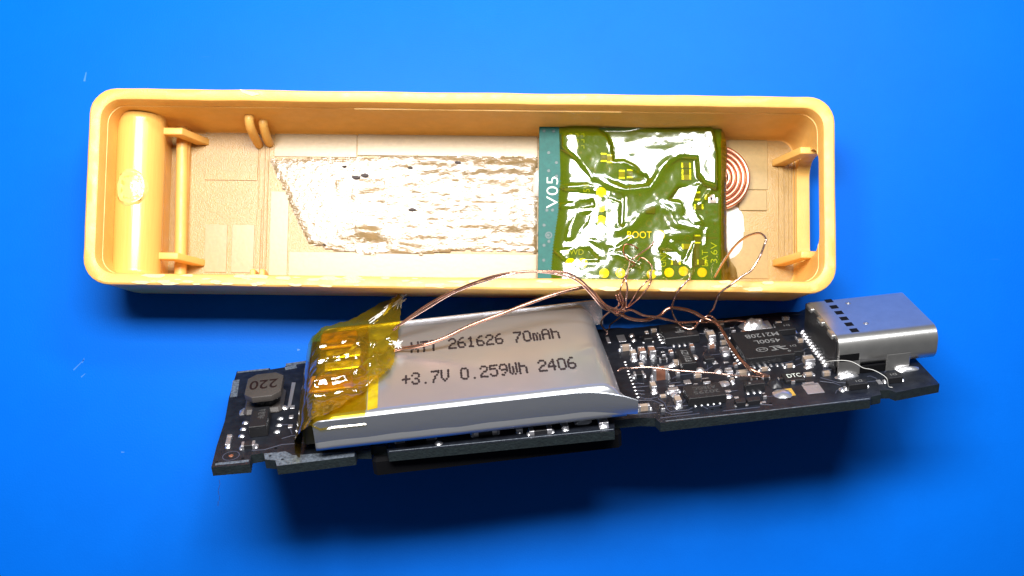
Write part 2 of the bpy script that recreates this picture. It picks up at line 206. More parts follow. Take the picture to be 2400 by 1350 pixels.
# ---------------------------------------------------------------- materials
def mat(name, col, rough=.5, metal=0., bump=0., bscale=5., var=0., vscale=3., spec=.5, sss=0., coat=0., rvar=0., stretch=None, col2=None, aniso=0., alpha=1., trans=0., brad=1.0):
    m = bpy.data.materials.new(name); m.use_nodes = True; nt = m.node_tree; N = nt.nodes; L = nt.links
    p = N['Principled BSDF']
    p.inputs['Base Color'].default_value = (*col, 1); p.inputs['Roughness'].default_value = rough; p.inputs['Metallic'].default_value = metal
    p.inputs['Specular IOR Level'].default_value = spec
    if sss:
        p.inputs['Subsurface Weight'].default_value = sss; p.inputs['Subsurface Radius'].default_value = (brad, brad*.45, brad*.15); p.inputs['Subsurface Scale'].default_value = 1.0
    if coat: p.inputs['Coat Weight'].default_value = coat; p.inputs['Coat Roughness'].default_value = .12
    if trans: p.inputs['Transmission Weight'].default_value = trans
    tc = N.new('ShaderNodeTexCoord'); src = tc.outputs['Object']
    if stretch:
        mp = N.new('ShaderNodeMapping'); mp.inputs['Scale'].default_value = stretch; L.new(src, mp.inputs['Vector']); src = mp.outputs['Vector']
    if var or col2:
        n = N.new('ShaderNodeTexNoise'); n.inputs['Scale'].default_value = vscale; n.inputs['Detail'].default_value = 6; n.inputs['Roughness'].default_value = .65
        L.new(src, n.inputs['Vector'])
        r = N.new('ShaderNodeValToRGB'); r.color_ramp.elements[0].position = .35; r.color_ramp.elements[1].position = .68
        a = col; b = col2 if col2 else tuple(min(1, c*(1+var)) for c in col)
        if not col2: a = tuple(c*(1-var) for c in col)
        r.color_ramp.elements[0].color = (*a, 1); r.color_ramp.elements[1].color = (*b, 1)
        L.new(n.outputs['Fac'], r.inputs['Fac']); L.new(r.outputs['Color'], p.inputs['Base Color'])
    if rvar:
        n2 = N.new('ShaderNodeTexNoise'); n2.inputs['Scale'].default_value = vscale*1.7; n2.inputs['Detail'].default_value = 4
        L.new(src, n2.inputs['Vector'])
        mr = N.new('ShaderNodeMapRange'); mr.inputs['From Min'].default_value = .3; mr.inputs['From Max'].default_value = .7
        mr.inputs['To Min'].default_value = max(.02, rough-rvar); mr.inputs['To Max'].default_value = min(1, rough+rvar)
        L.new(n2.outputs['Fac'], mr.inputs['Value']); L.new(mr.outputs['Result'], p.inputs['Roughness'])
    if bump:
        n3 = N.new('ShaderNodeTexNoise'); n3.inputs['Scale'].default_value = bscale; n3.inputs['Detail'].default_value = 5
        L.new(src, n3.inputs['Vector'])
        bp = N.new('ShaderNodeBump'); bp.inputs['Strength'].default_value = 1.0; bp.inputs['Distance'].default_value = bump
        L.new(n3.outputs['Fac'], bp.inputs['Height']); L.new(bp.outputs['Normal'], p.inputs['Normal'])
    return m
def film(name, tint, rough=.06, bump=0.0, bscale=1.0, refl=0.0, cloud=None):
    # thin clear plastic film: tinted see-through plus a glossy face
    m = bpy.data.materials.new(name); m.use_nodes = True; nt = m.node_tree; N = nt.nodes; L = nt.links
    for n in list(N): N.remove(n)
    out = N.new('ShaderNodeOutputMaterial'); tr = N.new('ShaderNodeBsdfTransparent'); gl = N.new('ShaderNodeBsdfGlossy')
    tr.inputs[0].default_value = (*tint, 1); gl.inputs['Color'].default_value = (1, 1, 1, 1); gl.inputs['Roughness'].default_value = rough
    fr = N.new('ShaderNodeFresnel'); fr.inputs['IOR'].default_value = 1.5
    ad = N.new('ShaderNodeMath'); ad.operation = 'ADD'; ad.use_clamp = True; ad.inputs[1].default_value = refl
    L.new(fr.outputs[0], ad.inputs[0])
    mx = N.new('ShaderNodeMixShader'); L.new(ad.outputs[0], mx.inputs[0]); L.new(tr.outputs[0], mx.inputs[1]); L.new(gl.outputs[0], mx.inputs[2])
    last = mx.outputs[0]
    if cloud:
        df = N.new('ShaderNodeBsdfDiffuse'); df.inputs[0].default_value = (*cloud[0], 1)
        m2 = N.new('ShaderNodeMixShader'); m2.inputs[0].default_value = cloud[1]
        L.new(last, m2.inputs[1]); L.new(df.outputs[0], m2.inputs[2]); last = m2.outputs[0]
    if bump:
        tc = N.new('ShaderNodeTexCoord'); n3 = N.new('ShaderNodeTexNoise'); n3.inputs['Scale'].default_value = bscale; n3.inputs['Detail'].default_value = 3
        L.new(tc.outputs['Object'], n3.inputs['Vector'])
        bp = N.new('ShaderNodeBump'); bp.inputs['Distance'].default_value = bump; L.new(n3.outputs['Fac'], bp.inputs['Height'])
        L.new(bp.outputs['Normal'], gl.inputs['Normal']); L.new(bp.outputs['Normal'], fr.inputs['Normal'])
    L.new(last, out.inputs['Surface']); return m
M = {}
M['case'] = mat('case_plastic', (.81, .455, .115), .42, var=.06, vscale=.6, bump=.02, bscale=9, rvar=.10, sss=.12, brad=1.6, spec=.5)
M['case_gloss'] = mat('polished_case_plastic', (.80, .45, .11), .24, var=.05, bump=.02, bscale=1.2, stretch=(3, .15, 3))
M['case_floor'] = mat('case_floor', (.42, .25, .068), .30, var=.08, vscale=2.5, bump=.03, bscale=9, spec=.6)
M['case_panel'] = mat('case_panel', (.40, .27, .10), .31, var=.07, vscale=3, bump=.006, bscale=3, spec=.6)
M['dent'] = mat('melted_plastic', (.84, .55, .18), .2, var=.05, bump=.06, bscale=3)
M['chips'] = mat('torn_plastic', (.9, .68, .3), .5, bump=.08, bscale=6)
M['adh'] = mat('dried_adhesive', (.22, .155, .07), .17, bump=.035, bscale=5, col2=(.32, .215, .10), vscale=1.2, spec=.9, stretch=(.7, 1.3, 1), rvar=.05)
M['dirt'] = mat('dark_specks', (.05, .035, .03), .7)
M['green'] = mat('green_solder_mask', (.010, .115, .098), .5, var=.12, vscale=2.0, bump=.01, bscale=6, spec=.25)
M['green_edge'] = mat('green_board_edge', (.01, .045, .03), .5)
M['via'] = mat('via_hole', (.004, .05, .045), .4)
M['gold'] = mat('gold_pad', (.95, .62, .12), .3, metal=.6, var=.1)
M['silk'] = mat('white_silkscreen', (.75, .8, .72), .6)
M['glue'] = mat('white_glue', (.86, .85, .82), .25, bump=.05, bscale=1.5, sss=.3)
M['coppercoil'] = mat('coil_copper', (.85, .42, .28), .28, metal=.9)
M['copper'] = mat('enamelled_copper', (.50, .26, .18), .2, metal=.9, var=.25, vscale=.8, bump=.01, bscale=4)
M['copperlight'] = mat('bare_copper', (.80, .52, .42), .2, metal=.95, var=.1)
M['mask'] = mat('black_solder_mask', (.005, .006, .010), .36, col2=(.014, .017, .024), vscale=1.1, bump=.012, bscale=4, spec=.45, rvar=.08)
M['edge'] = mat('board_edge', (.008, .014, .015), .6, var=.35, vscale=3, bump=.05, bscale=6)
M['scuff'] = mat('scuffed_mask', (.05, .06, .075), .45, col2=(.16, .19, .23), vscale=3.5, bump=.06, bscale=6)
M['trace'] = mat('mask_over_trace', (.05, .055, .085), .35)
M['ic'] = mat('chip_epoxy', (.012, .012, .014), .45, var=.15, vscale=8, bump=.012, bscale=18)
M['laser'] = mat('laser_mark', (.20, .20, .20), .6)
M['laserfaint'] = mat('faint_laser_mark', (.07, .07, .07), .6)
M['solder'] = mat('solder', (.85, .85, .88), .28, metal=.9, bump=.02, bscale=4)
M['pad'] = mat('tinned_pad', (.62, .61, .64), .3, metal=.8, bump=.03, bscale=6)
M['tan'] = mat('ceramic_tan', (.34, .26, .20), .45, var=.1, vscale=4)
M['brown'] = mat('ceramic_brown', (.26, .13, .085), .4, var=.12, vscale=3)
M['bigbrown'] = mat('ceramic_dark_brown', (.22, .09, .055), .4, var=.12, vscale=3)
M['darkbody'] = mat('dark_component', (.014, .014, .017), .38)
M['ferrite'] = mat('ferrite', (.058, .050, .046), .5, var=.12, vscale=5, bump=.02, bscale=12)
M['print_brown'] = mat('brown_print', (.012, .004, .004), .5)
M['steel'] = mat('stainless_steel', (.46, .45, .43), .30, metal=.84, var=.06, vscale=1.0)
M['slot'] = mat('dark_slot', (.004, .004, .005), .8, spec=.1)
M['foil'] = mat('battery_foil', (.52, .53, .56), .28, metal=.76, bump=.02, bscale=.5)
M['foiledge'] = mat('battery_foil_edge', (.74, .75, .80), .26, metal=.9, bump=.03, bscale=.8)
M['ink'] = mat('black_ink', (.02, .012, .015), .6)
M['amber'] = film('amber_tape', (.97, .84, .22), .07, refl=.03, cloud=((.5, .30, .01), .07))
M['amber2'] = film('amber_tape_folded', (.98, .80, .10), .08, bump=.1, bscale=.8, refl=.04, cloud=((.6, .42, .01), .08))
M['greentape'] = film('amber_tape_over_board', (.84, .82, .06), .13, refl=.10, cloud=((.27, .27, .0), .18))
M['browntab'] = mat('brown_tape_patch', (.30, .12, .008), .25, var=.3, vscale=1.5, bump=.05, bscale=2)
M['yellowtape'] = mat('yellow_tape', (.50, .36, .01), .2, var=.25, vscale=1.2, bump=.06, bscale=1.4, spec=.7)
M['fibre'] = mat('white_glass_fibre', (.85, .84, .8), .5)
M['terminal'] = mat('nickel_tab', (.85, .78, .4), .25, metal=.7, bump=.05, bscale=2)

def finish(o):
    return o
def link(name, me, m, parent=None):
    o = bpy.data.objects.new(name, me); scene.collection.objects.link(o)
    if m: 
        if not me.materials: me.materials.append(m)
    if parent: o.parent = parent
    return o
def mesh(name, v, f, m, parent=None, smooth=False):
    me = bpy.data.meshes.new(name); me.from_pydata([tuple(x) for x in v], [], f); me.validate(); me.update()
    if smooth:
        for p in me.polygons: p.use_smooth = True
    return link(name, me, m, parent)
def tag(o, label, cat=None, group=None, kind=None):
    if label: o['label'] = label
    if cat: o['category'] = cat
    if group: o['group'] = group
    if kind: o['kind'] = kind
    return o
def empty(name, loc=(0, 0, 0), rot=(0, 0, 0)):
    o = bpy.data.objects.new(name, None); o.empty_display_size = 2; scene.collection.objects.link(o)
    o.location = loc; o.rotation_euler = rot; return o
def cbox(x0, y0, z0, x1, y1, z1, c=.05, top=True):
    # box with bevelled vertical corners and bevelled top edge
    c = min(c, (x1-x0)*.45, (y1-y0)*.45, (z1-z0)*.8)
    def ring(i, z, k):
        a, b, d, e = x0+i, y0+i, x1-i, y1-i
        return [(a+k, b, z), (d-k, b, z), (d, b+k, z), (d, e-k, z), (d-k, e, z), (a+k, e, z), (a, e-k, z), (a, b+k, z)]
    v = ring(0, z0, c)+ring(0, z1-c, c)+ring(c*.7, z1, c*.5)
    f = [tuple(range(7, -1, -1)), tuple(range(16, 24))]
    for r in (0, 8):
        for i in range(8): j = (i+1) % 8; f.append((r+i, r+j, r+8+j, r+8+i))
    return v, f
def box(name, x0, y0, z0, x1, y1, z1, m, parent, c=.05): return mesh(name, *cbox(x0, y0, z0, x1, y1, z1, c), m, parent)
def join(parts):
    V = []; F = []
    for v, f in parts:
        n = len(V); V += list(v); F += [tuple(i+n for i in q) for q in f]
    return V, F
def disc(cx, cy, z, r, h=.02, n=16, rx=None):
    rx = rx or r
    v = [(cx+rx*cos(2*pi*i/n), cy+r*sin(2*pi*i/n), z) for i in range(n)]+[(cx+rx*.93*cos(2*pi*i/n), cy+r*.93*sin(2*pi*i/n), z+h) for i in range(n)]
    f = [tuple(range(n, 2*n))]+[(i, (i+1) % n, n+(i+1) % n, n+i) for i in range(n)]
    return v, f
def ringm(cx, cy, z, r0, r1, h=.02, n=20):
    v = []
    for (r, zz) in ((r1, z), (r1, z+h), (r0, z+h), (r0, z)): v += [(cx+r*cos(2*pi*i/n), cy+r*sin(2*pi*i/n), zz) for i in range(n)]
    f = [(k*n+i, k*n+(i+1) % n, (k+1)*n+(i+1) % n, (k+1)*n+i) for k in range(3) for i in range(n)]
    return v, f
def dome(x0, y0, x1, y1, z, h, n=14, seed=0, rough=.12):
    # blob of solder over a rectangle footprint
    cx, cy, a, b = (x0+x1)/2, (y0+y1)/2, (x1-x0)/2, (y1-y0)/2
    v = [(cx, cy, z+h)]; rings = 4
    for k in range(1, rings+1):
        t = k/rings
        for i in range(n):
            q = 2*pi*i/n; c, s = cos(q), sin(q)
            e = (abs(c)**3+abs(s)**3)**(-1/3)
            j = 1+rough*noise.noise(Vector((c*2+seed, s*2, k*.7)))
            v.append((cx+a*t*c*e*j, cy+b*t*s*e*j, z+h*(1-t*t)*(1+rough*2*noise.noise(Vector((c+seed, s, k))))))
    f = [(0, 1+i, 1+(i+1) % n) for i in range(n)]
    for k in range(rings-1):
        for i in range(n): f.append((1+k*n+i, 1+(k+1)*n+i, 1+(k+1)*n+(i+1) % n, 1+k*n+(i+1) % n))
    return v, f
def prism(poly, z0, z1):
    n = len(poly); v = [(x, y, z0) for x, y in poly]+[(x, y, z1) for x, y in poly]
    return v, [tuple(range(n-1, -1, -1)), tuple(range(n, 2*n))]+[(i, (i+1) % n, n+(i+1) % n, n+i) for i in range(n)]
def catmull(P, k=8):
    P = [Vector(p) for p in P]; Q = [2*P[0]-P[1]]+P+[2*P[-1]-P[-2]]; out = []
    for i in range(1, len(Q)-2):
        a, b, c, d = Q[i-1:i+3]
        for j in range(k):
            t = j/k; out.append(.5*((2*b)+(c-a)*t+(2*a-5*b+4*c-d)*t*t+(3*b-a-3*c+d)*t**3))
    out.append(P[-1]); return out
def tube(P, r, n=8, k=7, wob=0.):
    pts = catmull(P, k); v = []; f = []; up = Vector((0, 0, 1)); prev = None
    for i, p in enumerate(pts):
        t = (pts[min(i+1, len(pts)-1)]-pts[max(i-1, 0)]).normalized()
        a = (prev - t*prev.dot(t)).normalized() if prev is not None and (prev - t*prev.dot(t)).length > 1e-4 else t.orthogonal().normalized()
        prev = a; b = t.cross(a); rr = r*(1+wob*noise.noise(p*1.3))
        for j in range(n): v.append(p+rr*(a*cos(2*pi*j/n)+b*sin(2*pi*j/n)))
    for i in range(len(pts)-1):
        for j in range(n): f.append((i*n+j, i*n+(j+1) % n, (i+1)*n+(j+1) % n, (i+1)*n+j))
    L = (len(pts)-1)*n; f += [tuple(range(n-1, -1, -1)), tuple(range(L, L+n))]
    return v, f
def ribbon(P, w, z, h=.012):
    # thin raised track following a polyline
    v = []; f = []; P = [Vector((x, y)) for x, y in P]; n = len(P)
    for i, p in enumerate(P):
        t = (P[min(i+1, n-1)]-P[max(i-1, 0)]).normalized(); q = Vector((-t.y, t.x))*w/2
        v += [(p.x+q.x, p.y+q.y, z), (p.x+q.x*.7, p.y+q.y*.7, z+h), (p.x-q.x*.7, p.y-q.y*.7, z+h), (p.x-q.x, p.y-q.y, z)]
    for i in range(n-1):
        a = i*4
        for k in range(3): f.append((a+k, a+k+1, a+5+k, a+4+k))
    return v, f
def text(name, s, x, y, z, w, h, ang, m, parent, flipx=False, bold=0., align='LEFT'):
    # printed lettering as a thin mesh; w and h are its real extents; ang turns it in the plane
    cu = bpy.data.curves.new('lettering', 'FONT'); cu.body = s; cu.size = 1; cu.extrude = 0; cu.offset = bold; cu.resolution_u = 3
    t = bpy.data.objects.new('lettering', cu); scene.collection.objects.link(t)
    bpy.context.view_layer.update()
    me = bpy.data.meshes.new_from_object(t.evaluated_get(bpy.context.evaluated_depsgraph_get()))
    bpy.data.objects.remove(t); bpy.data.curves.remove(cu)
    xs = [v.co.x for v in me.vertices]; ys = [v.co.y for v in me.vertices]; x0, x1, y0, y1 = min(xs), max(xs), min(ys), max(ys)
    c, s_ = cos(ang), sin(ang)
    for v in me.vertices:
        a = (v.co.x-x0)/(x1-x0)*w; b = (v.co.y-y0)/(y1-y0)*h
        v.co = (x+a*c-b*s_, y+a*s_+b*c, z)
    me.materials.clear(); return link(name, me, m, parent)
def rrect(L0, W0, r, n=6):
    P = []
    for cx, cy, a0 in ((L0-r, W0-r, 0), (-L0+r, W0-r, pi/2), (-L0+r, -W0+r, pi), (L0-r, -W0+r, 1.5*pi)):
        for i in range(n+1): a = a0+pi/2*i/n; P.append((cx+r*cos(a), cy+r*sin(a)))
    return P
def sub(P, step=1.2):
    out = []
    for i, p in enumerate(P):
        q = P[(i+1) % len(P)]; d = math.dist(p, q); k = max(1, int(d/step))
        for j in range(k): out.append((p[0]+(q[0]-p[0])*j/k, p[1]+(q[1]-p[1])*j/k))
    return out
def inpoly(x, y, P):
    r = False; j = len(P)-1
    for i in range(len(P)):
        if (P[i][1] > y) != (P[j][1] > y) and x < (P[j][0]-P[i][0])*(y-P[i][1])/(P[j][1]-P[i][1])+P[i][0]: r = not r
        j = i
    return r
def pdist(x, y, P, closed=True):
    d = 1e9
    for i in range(len(P)-(0 if closed else 1)):
        a = P[i]; b = P[(i+1) % len(P)]; dx, dy = b[0]-a[0], b[1]-a[1]; L2 = dx*dx+dy*dy or 1e-9
        t = max(0, min(1, ((x-a[0])*dx+(y-a[1])*dy)/L2)); d = min(d, math.hypot(x-a[0]-t*dx, y-a[1]-t*dy))
    return d

# ---------------------------------------------------------------- blue work mat
def mat_blue():
    m = mat('blue_work_mat', (.0005, .20, .86), .42, bump=.012, bscale=6, spec=.07)
    nt = m.node_tree; N = nt.nodes; L = nt.links; p = N['Principled BSDF']
    tc = N.new('ShaderNodeTexCoord')
    n = N.new('ShaderNodeTexNoise'); n.inputs['Scale'].default_value = .04; n.inputs['Detail'].default_value = 12; n.inputs['Roughness'].default_value = .78
    L.new(tc.outputs['Object'], n.inputs['Vector'])
    r = N.new('ShaderNodeValToRGB'); r.color_ramp.elements[0].color = (.0003, .105, .56, 1); r.color_ramp.elements[1].color = (.0003, .152, .76, 1)
    L.new(n.outputs['Fac'], r.inputs['Fac'])
    # faint pale scuffs
    mp = N.new('ShaderNodeMapping'); mp.inputs['Rotation'].default_value = (0, 0, .7); mp.inputs['Scale'].default_value = (.05, .5, 1); L.new(tc.outputs['Object'], mp.inputs['Vector'])
    s = N.new('ShaderNodeTexNoise'); s.inputs['Scale'].default_value = 1.; s.inputs['Detail'].default_value = 8; L.new(mp.outputs['Vector'], s.inputs['Vector'])
    rr = N.new('ShaderNodeValToRGB'); rr.color_ramp.elements[0].position = .74; rr.color_ramp.elements[1].position = .86
    L.new(s.outputs['Fac'], rr.inputs['Fac'])
    mx = N.new('ShaderNodeMix'); mx.data_type = 'RGBA'; L.new(r.outputs['Color'], mx.inputs['A']); mx.inputs['B'].default_value = (.25, .5, .9, 1)
    sc = N.new('ShaderNodeMath'); sc.operation = 'MULTIPLY'; sc.inputs[1].default_value = .35; L.new(rr.outputs['Color'], sc.inputs[0]); L.new(sc.outputs[0], mx.inputs['Factor'])
    L.new(mx.outputs['Result'], p.inputs['Base Color']); return m
g = mesh('work_mat', [(-400, -400, 0), (400, -400, 0), (400, 400, 0), (-400, 400, 0)], [(0, 1, 2, 3)], mat_blue())
tag(g, 'bright blue smooth work mat under everything', kind='structure')
# small pale marks on the mat
def marks(name, pts, m):
    parts = []
    for (x, y, l, a, w) in [q for q in pts if q[2] < 2]:
        c, s = cos(a), sin(a); q = [(-l/2, -w/2), (l/2, -w*.2), (l/2, w*.2), (-l/2, w/2)]
        parts.append(prism([(x+u*c-v*s, y+u*s+v*c) for u, v in q], .0, .006))
    o = mesh(name, *join(parts), m); o['kind'] = 'stuff'; return o
M['matmark'] = mat('pale_scuff', (.03, .19, .66), .5)
o = marks('mat_scratch', MATMARKS, M['matmark']); tag(o, 'short pale scratches and crumbs scattered on the blue mat', 'scratches')

M['darkline'] = mat('dark_blue_line', (.002, .03, .18), .6)  # colour of the thin broken dark line below the board corner
o = mesh('mat_line', *join([ribbon([(-27.1+.08*math.sin(k*1.7+j), -2.0-.55*k) for k in (j*.9, j*.9+.8)], .05, .0, .004) for j in range(5)]), M['darkline']); o['kind'] = 'stuff'; o['label'] = 'thin dark broken line on the mat below the board corner'; o['category'] = 'scratches'
# ---------------------------------------------------------------- yellow plastic case half
LT, WT, HT = 64.9167/2, 17.3293/2, 8.8039
case = empty('plastic_case', (-4.4351, 23.1457, 0), (0, 0, -0.0124))
tag(case, 'open yellow-beige plastic case half with round end bar and side slot, lying on the mat', 'plastic case')
def shell():
    rows = [(1.5, .0, 2.08), (.75, .25, 2.16), (.42, .8, 2.24), (.35, 1.6, 2.24), (.12, HT-1.6, 2.32), (.0, HT-.35, 2.32), (.04, HT-.10, 2.28), (.18, HT, 2.20),
            (.80, HT-.02, 1.84), (.98, HT-.12, 1.76), (1.08, HT-.45, 1.68), (1.15, HT-1.4, 1.60), (1.2, HT-1.42, 1.60), (1.3, HT-3, 1.52), (1.55, 1.35, 1.28), (1.75, 1.02, 1.12)]
    V = []; F = []; base = None
    for (ins, z, r) in rows:
        P = rrect(LT-ins, WT-ins, r, 7); Q = []
        for i, p in enumerate(P):
            q = P[(i+1) % len(P)]; d = math.dist(p, q); k = 46 if d > 40 else (14 if d > 5 else 1)
            for j in range(k): Q.append((p[0]+(q[0]-p[0])*j/k, p[1]+(q[1]-p[1])*j/k))
        n = len(Q)
        for (x, y) in Q:
            w = .06*noise.noise(Vector((x*.3, y*.3, 2))) if z > HT-.5 else 0
            nz = .05*noise.noise(Vector((x*1.3, y*1.3, 5))) if abs(z-HT) < .3 else 0
            V.append((x+w*.5, y+w, z+nz))
    R = len(rows)
    for k in range(R-1):
        for i in range(n): F.append((k*n+i, k*n+(i+1) % n, (k+1)*n+(i+1) % n, (k+1)*n+i))
    F.append(tuple(range(n-1, -1, -1))); F.append(tuple((R-1)*n+i for i in range(n)))
    return V, F
sh = mesh('shell', *shell(), M['case'], case, smooth=True)
# oblong keyring slot cut through the right end wall
def stad(xc, half, r, x0, x1):
    prof = []
    zc0, zc1 = SLOTZ[0]+r, SLOTZ[1]-r; y0, y1 = SLOTY
    for cy, cz, a0 in ((y1-r, zc1, 0), (y0+r, zc1, pi/2), (y0+r, zc0, pi), (y1-r, zc0, 1.5*pi)):
        for i in range(7): a = a0+pi/2*i/6; prof.append((cy+r*cos(a), cz+r*sin(a)))
    n = len(prof); v = [(x0, y, z) for y, z in prof]+[(x1, y, z) for y, z in prof]
    return v, [tuple(range(n)), tuple(range(2*n-1, n-1, -1))]+[(i, n+i, n+(i+1) % n, (i+1) % n) for i in range(n)]
SLOTZ = (1.5, 7.6); SLOTY = (-4.9, 4.7)
cut = mesh('cutter', *stad(0, 0, 1.6, LT-3.2, LT+2), None, case)
bm = bmesh.new(); bm.from_mesh(cut.data); bmesh.ops.recalc_face_normals(bm, faces=bm.faces); bm.to_mesh(cut.data); bm.free()
bm = bmesh.new(); bm.from_mesh(sh.data); bmesh.ops.recalc_face_normals(bm, faces=bm.faces); bm.to_mesh(sh.data); bm.free()
md = sh.modifiers.new('slot', 'BOOLEAN'); md.object = cut; md.operation = 'DIFFERENCE'; md.solver = 'EXACT'
bpy.context.view_layer.update()
nm = bpy.data.meshes.new_from_object(sh.evaluated_get(bpy.context.evaluated_depsgraph_get()))
sh.modifiers.clear(); sh.data = nm; bpy.data.objects.remove(cut)
for p in nm.polygons: p.use_smooth = p.area < 40
try: nm.set_sharp_from_angle(angle=radians(35))
except Exception: pass
# floor sheet with moulded texture
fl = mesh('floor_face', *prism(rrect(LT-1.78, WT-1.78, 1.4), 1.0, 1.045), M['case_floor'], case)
# floor panels and ridges
def rectp(name, a, b, z0, z1, m): 
    return box(name, min(a[0], b[0]), min(a[1], b[1]), z0, max(a[0], b[0]), max(a[1], b[1]), z1, m, case, .03)
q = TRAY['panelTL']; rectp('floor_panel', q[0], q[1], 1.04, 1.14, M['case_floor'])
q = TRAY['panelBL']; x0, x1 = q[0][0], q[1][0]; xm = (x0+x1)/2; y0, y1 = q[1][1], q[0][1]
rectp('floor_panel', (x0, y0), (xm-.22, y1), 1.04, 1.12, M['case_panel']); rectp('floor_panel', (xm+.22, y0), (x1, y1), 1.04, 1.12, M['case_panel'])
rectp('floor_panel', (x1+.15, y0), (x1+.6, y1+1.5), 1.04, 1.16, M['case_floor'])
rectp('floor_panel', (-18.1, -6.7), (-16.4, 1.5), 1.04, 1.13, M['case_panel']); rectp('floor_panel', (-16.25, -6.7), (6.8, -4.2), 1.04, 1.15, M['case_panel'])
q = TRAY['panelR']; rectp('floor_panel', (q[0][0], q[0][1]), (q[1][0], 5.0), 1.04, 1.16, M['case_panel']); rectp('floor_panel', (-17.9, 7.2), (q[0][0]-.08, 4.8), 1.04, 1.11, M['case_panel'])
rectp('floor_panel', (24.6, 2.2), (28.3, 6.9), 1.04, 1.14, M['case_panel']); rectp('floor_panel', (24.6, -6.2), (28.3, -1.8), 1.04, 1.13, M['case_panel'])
for k, x in enumerate((-19.35, -18.85, -18.5)): rectp('floor_rib', (x, -6.8), (x+.12, 6.9), 1.04, 1.12+.03*k, M['case_floor'])
# ridges before the right end wall
for x, w, z in ((29.3, .5, 1.22), (30.25, .3, 1.16), (30.75, .12, 1.3)): rectp('end_rib', (x, -4.6), (x+w, 4.9), 1.04, z, M['case_floor'])
# end bar: a thick cylinder lying across the left end
def bar():
    v = []; f = []; n = 22; m_ = 26; cx = (BARX[0]+BARX[1])/2; r = (BARX[1]-BARX[0])/2
    for j in range(m_+1):
        y = -WT+1.25+(2*WT-2.6)*j/m_
        for i in range(n+1):
            a = -.25+(pi+.5)*i/n; rr = r*(1+.012*noise.noise(Vector((a*3, y*.15, 0))))
            dx, dz = rr*cos(a), r*1.0*sin(a)
            X = cx+dx; Z = BARZ+dz*1.05
            # flat-bottomed pressed mark
            v.append((X, y, Z))
    for j in range(m_):
        for i in range(n): a = j*(n+1)+i; f.append((a, a+1, a+n+2, a+n+1))
    f += [tuple(range(n+1)), tuple(range((m_+1)*(n+1)-1, m_*(n+1)-1, -1))]
    # skirt down to the floor
    return v, f
BARX = (-31.45, -27.2); BARZ = 4.2
mesh('end_bar', *bar(), M['case_gloss'], case, smooth=True)
box('end_bar_web', BARX[0]+.25, -WT+1.3, 1.0, BARX[1]-.3, WT-1.3, BARZ, M['case'], case, .1)
# melted mark on the bar: raised rim round a shallow square
cx = (BARX[0]+BARX[1])/2-.12; r = (BARX[1]-BARX[0])/2
v = []; f = []; n = 24
for i, (rad, dh) in enumerate(((1.75, -.03), (1.55, .14), (1.32, .16), (1.05, -.02), (.55, .02), (.02, .03))):
    for j in range(n):
        a = 2*pi*j/n; e = (abs(cos(a))**5+abs(sin(a))**5)**(-.2) if i > 1 else 1+.08*noise.noise(Vector((cos(a)*2, sin(a)*2, i)))
        x = rad*cos(a)*e*.86; y = rad*sin(a)*e*.98
        X = cx+x; t = (X-(BARX[0]+BARX[1])/2)/r; Z = BARZ+1.05*r*math.sqrt(max(0, 1-t*t))
        v.append((X, .45+y, Z+dh+.01+.05*noise.noise(Vector((x*2, y*2, 1)))))
for i in range(5):
    for j in range(n): f.append((i*n+j, i*n+(j+1) % n, (i+1)*n+(j+1) % n, (i+1)*n+j))
f.append(tuple(5*n+j for j in range(n)))
mesh('melted_mark', v, f, M['dent'], case, smooth=True)
# thin cross rod and its two hooks
mesh('cross_rod', *tube([(-26.35, 7.7, 1.9), (-26.25, 3, 1.9), (-26.15, -3, 1.9), (-26.05, -7.7, 1.9)], .55, 14, 4), M['case'], case, smooth=True)
rectp('rod_base', (-26.6, -7.2), (-25.7, 7.3), 1.0, 1.7, M['case'])
def hook(y, flip=1, x=-25.9, mir=1, top=4.6):
    # bracket: a sloped foot rising to a flat tongue
    prof = [(-1.5*mir, top), (.35*mir, top), (1.9*mir, 1.05), (.7*mir, 1.05), (-.35*mir, top-1.0), (-1.5*mir, top-.6)]
    w = .32; n = len(prof)
    v = [(x+a, y-w, z) for a, z in prof]+[(x+a, y+w, z) for a, z in prof]
    return v, [tuple(range(n)), tuple(range(2*n-1, n-1, -1))]+[(i, n+i, n+(i+1) % n, (i+1) % n) for i in range(n)]
def bevelled(name, vf, m, parent, w=.1, seg=2):
    bm = bmesh.new(); vs = [bm.verts.new(p) for p in vf[0]]
    for q in vf[1]: bm.faces.new([vs[i] for i in q])
    bmesh.ops.recalc_face_normals(bm, faces=bm.faces)
    bmesh.ops.bevel(bm, geom=list(bm.edges), offset=w, segments=seg, affect='EDGES', profile=.6)
    me = bpy.data.meshes.new(name); bm.to_mesh(me); bm.free()
    for p in me.polygons: p.use_smooth = True
    o = link(name, me, m, parent); return o
for y in (6.1, -5.35): bevelled('hook', hook(y), M['case'], case)
for y, s in ((4.75, 1), (-4.7, -1)): bevelled('end_hook', hook(y, x=30.6, mir=-1, top=5.6), M['case'], case)
# the two pegs on the back wall and the stubs at the front wall
for x, z1, ln in ((-19.35, 5.4, 1.7), (-18.35, 4.2, 1.5)):
    y = WT-1.4; p = [(x, y+.1, z1-.2), (x+.02, y-.25, z1), (x+.0, y-ln*.5, z1-.9), (x-.02, y-ln*.75, 2.0), (x-.02, y-ln*.8, 1.0)]
    mesh('wall_peg', *tube(p, .42, 12, 5), M['case'], case, smooth=True)
for x in (-19.3, -18.45): box('front_stub', x-.25, -WT+1.4, 1.0, x+.25, -WT+2.6, 2.4, M['case'], case, .12)
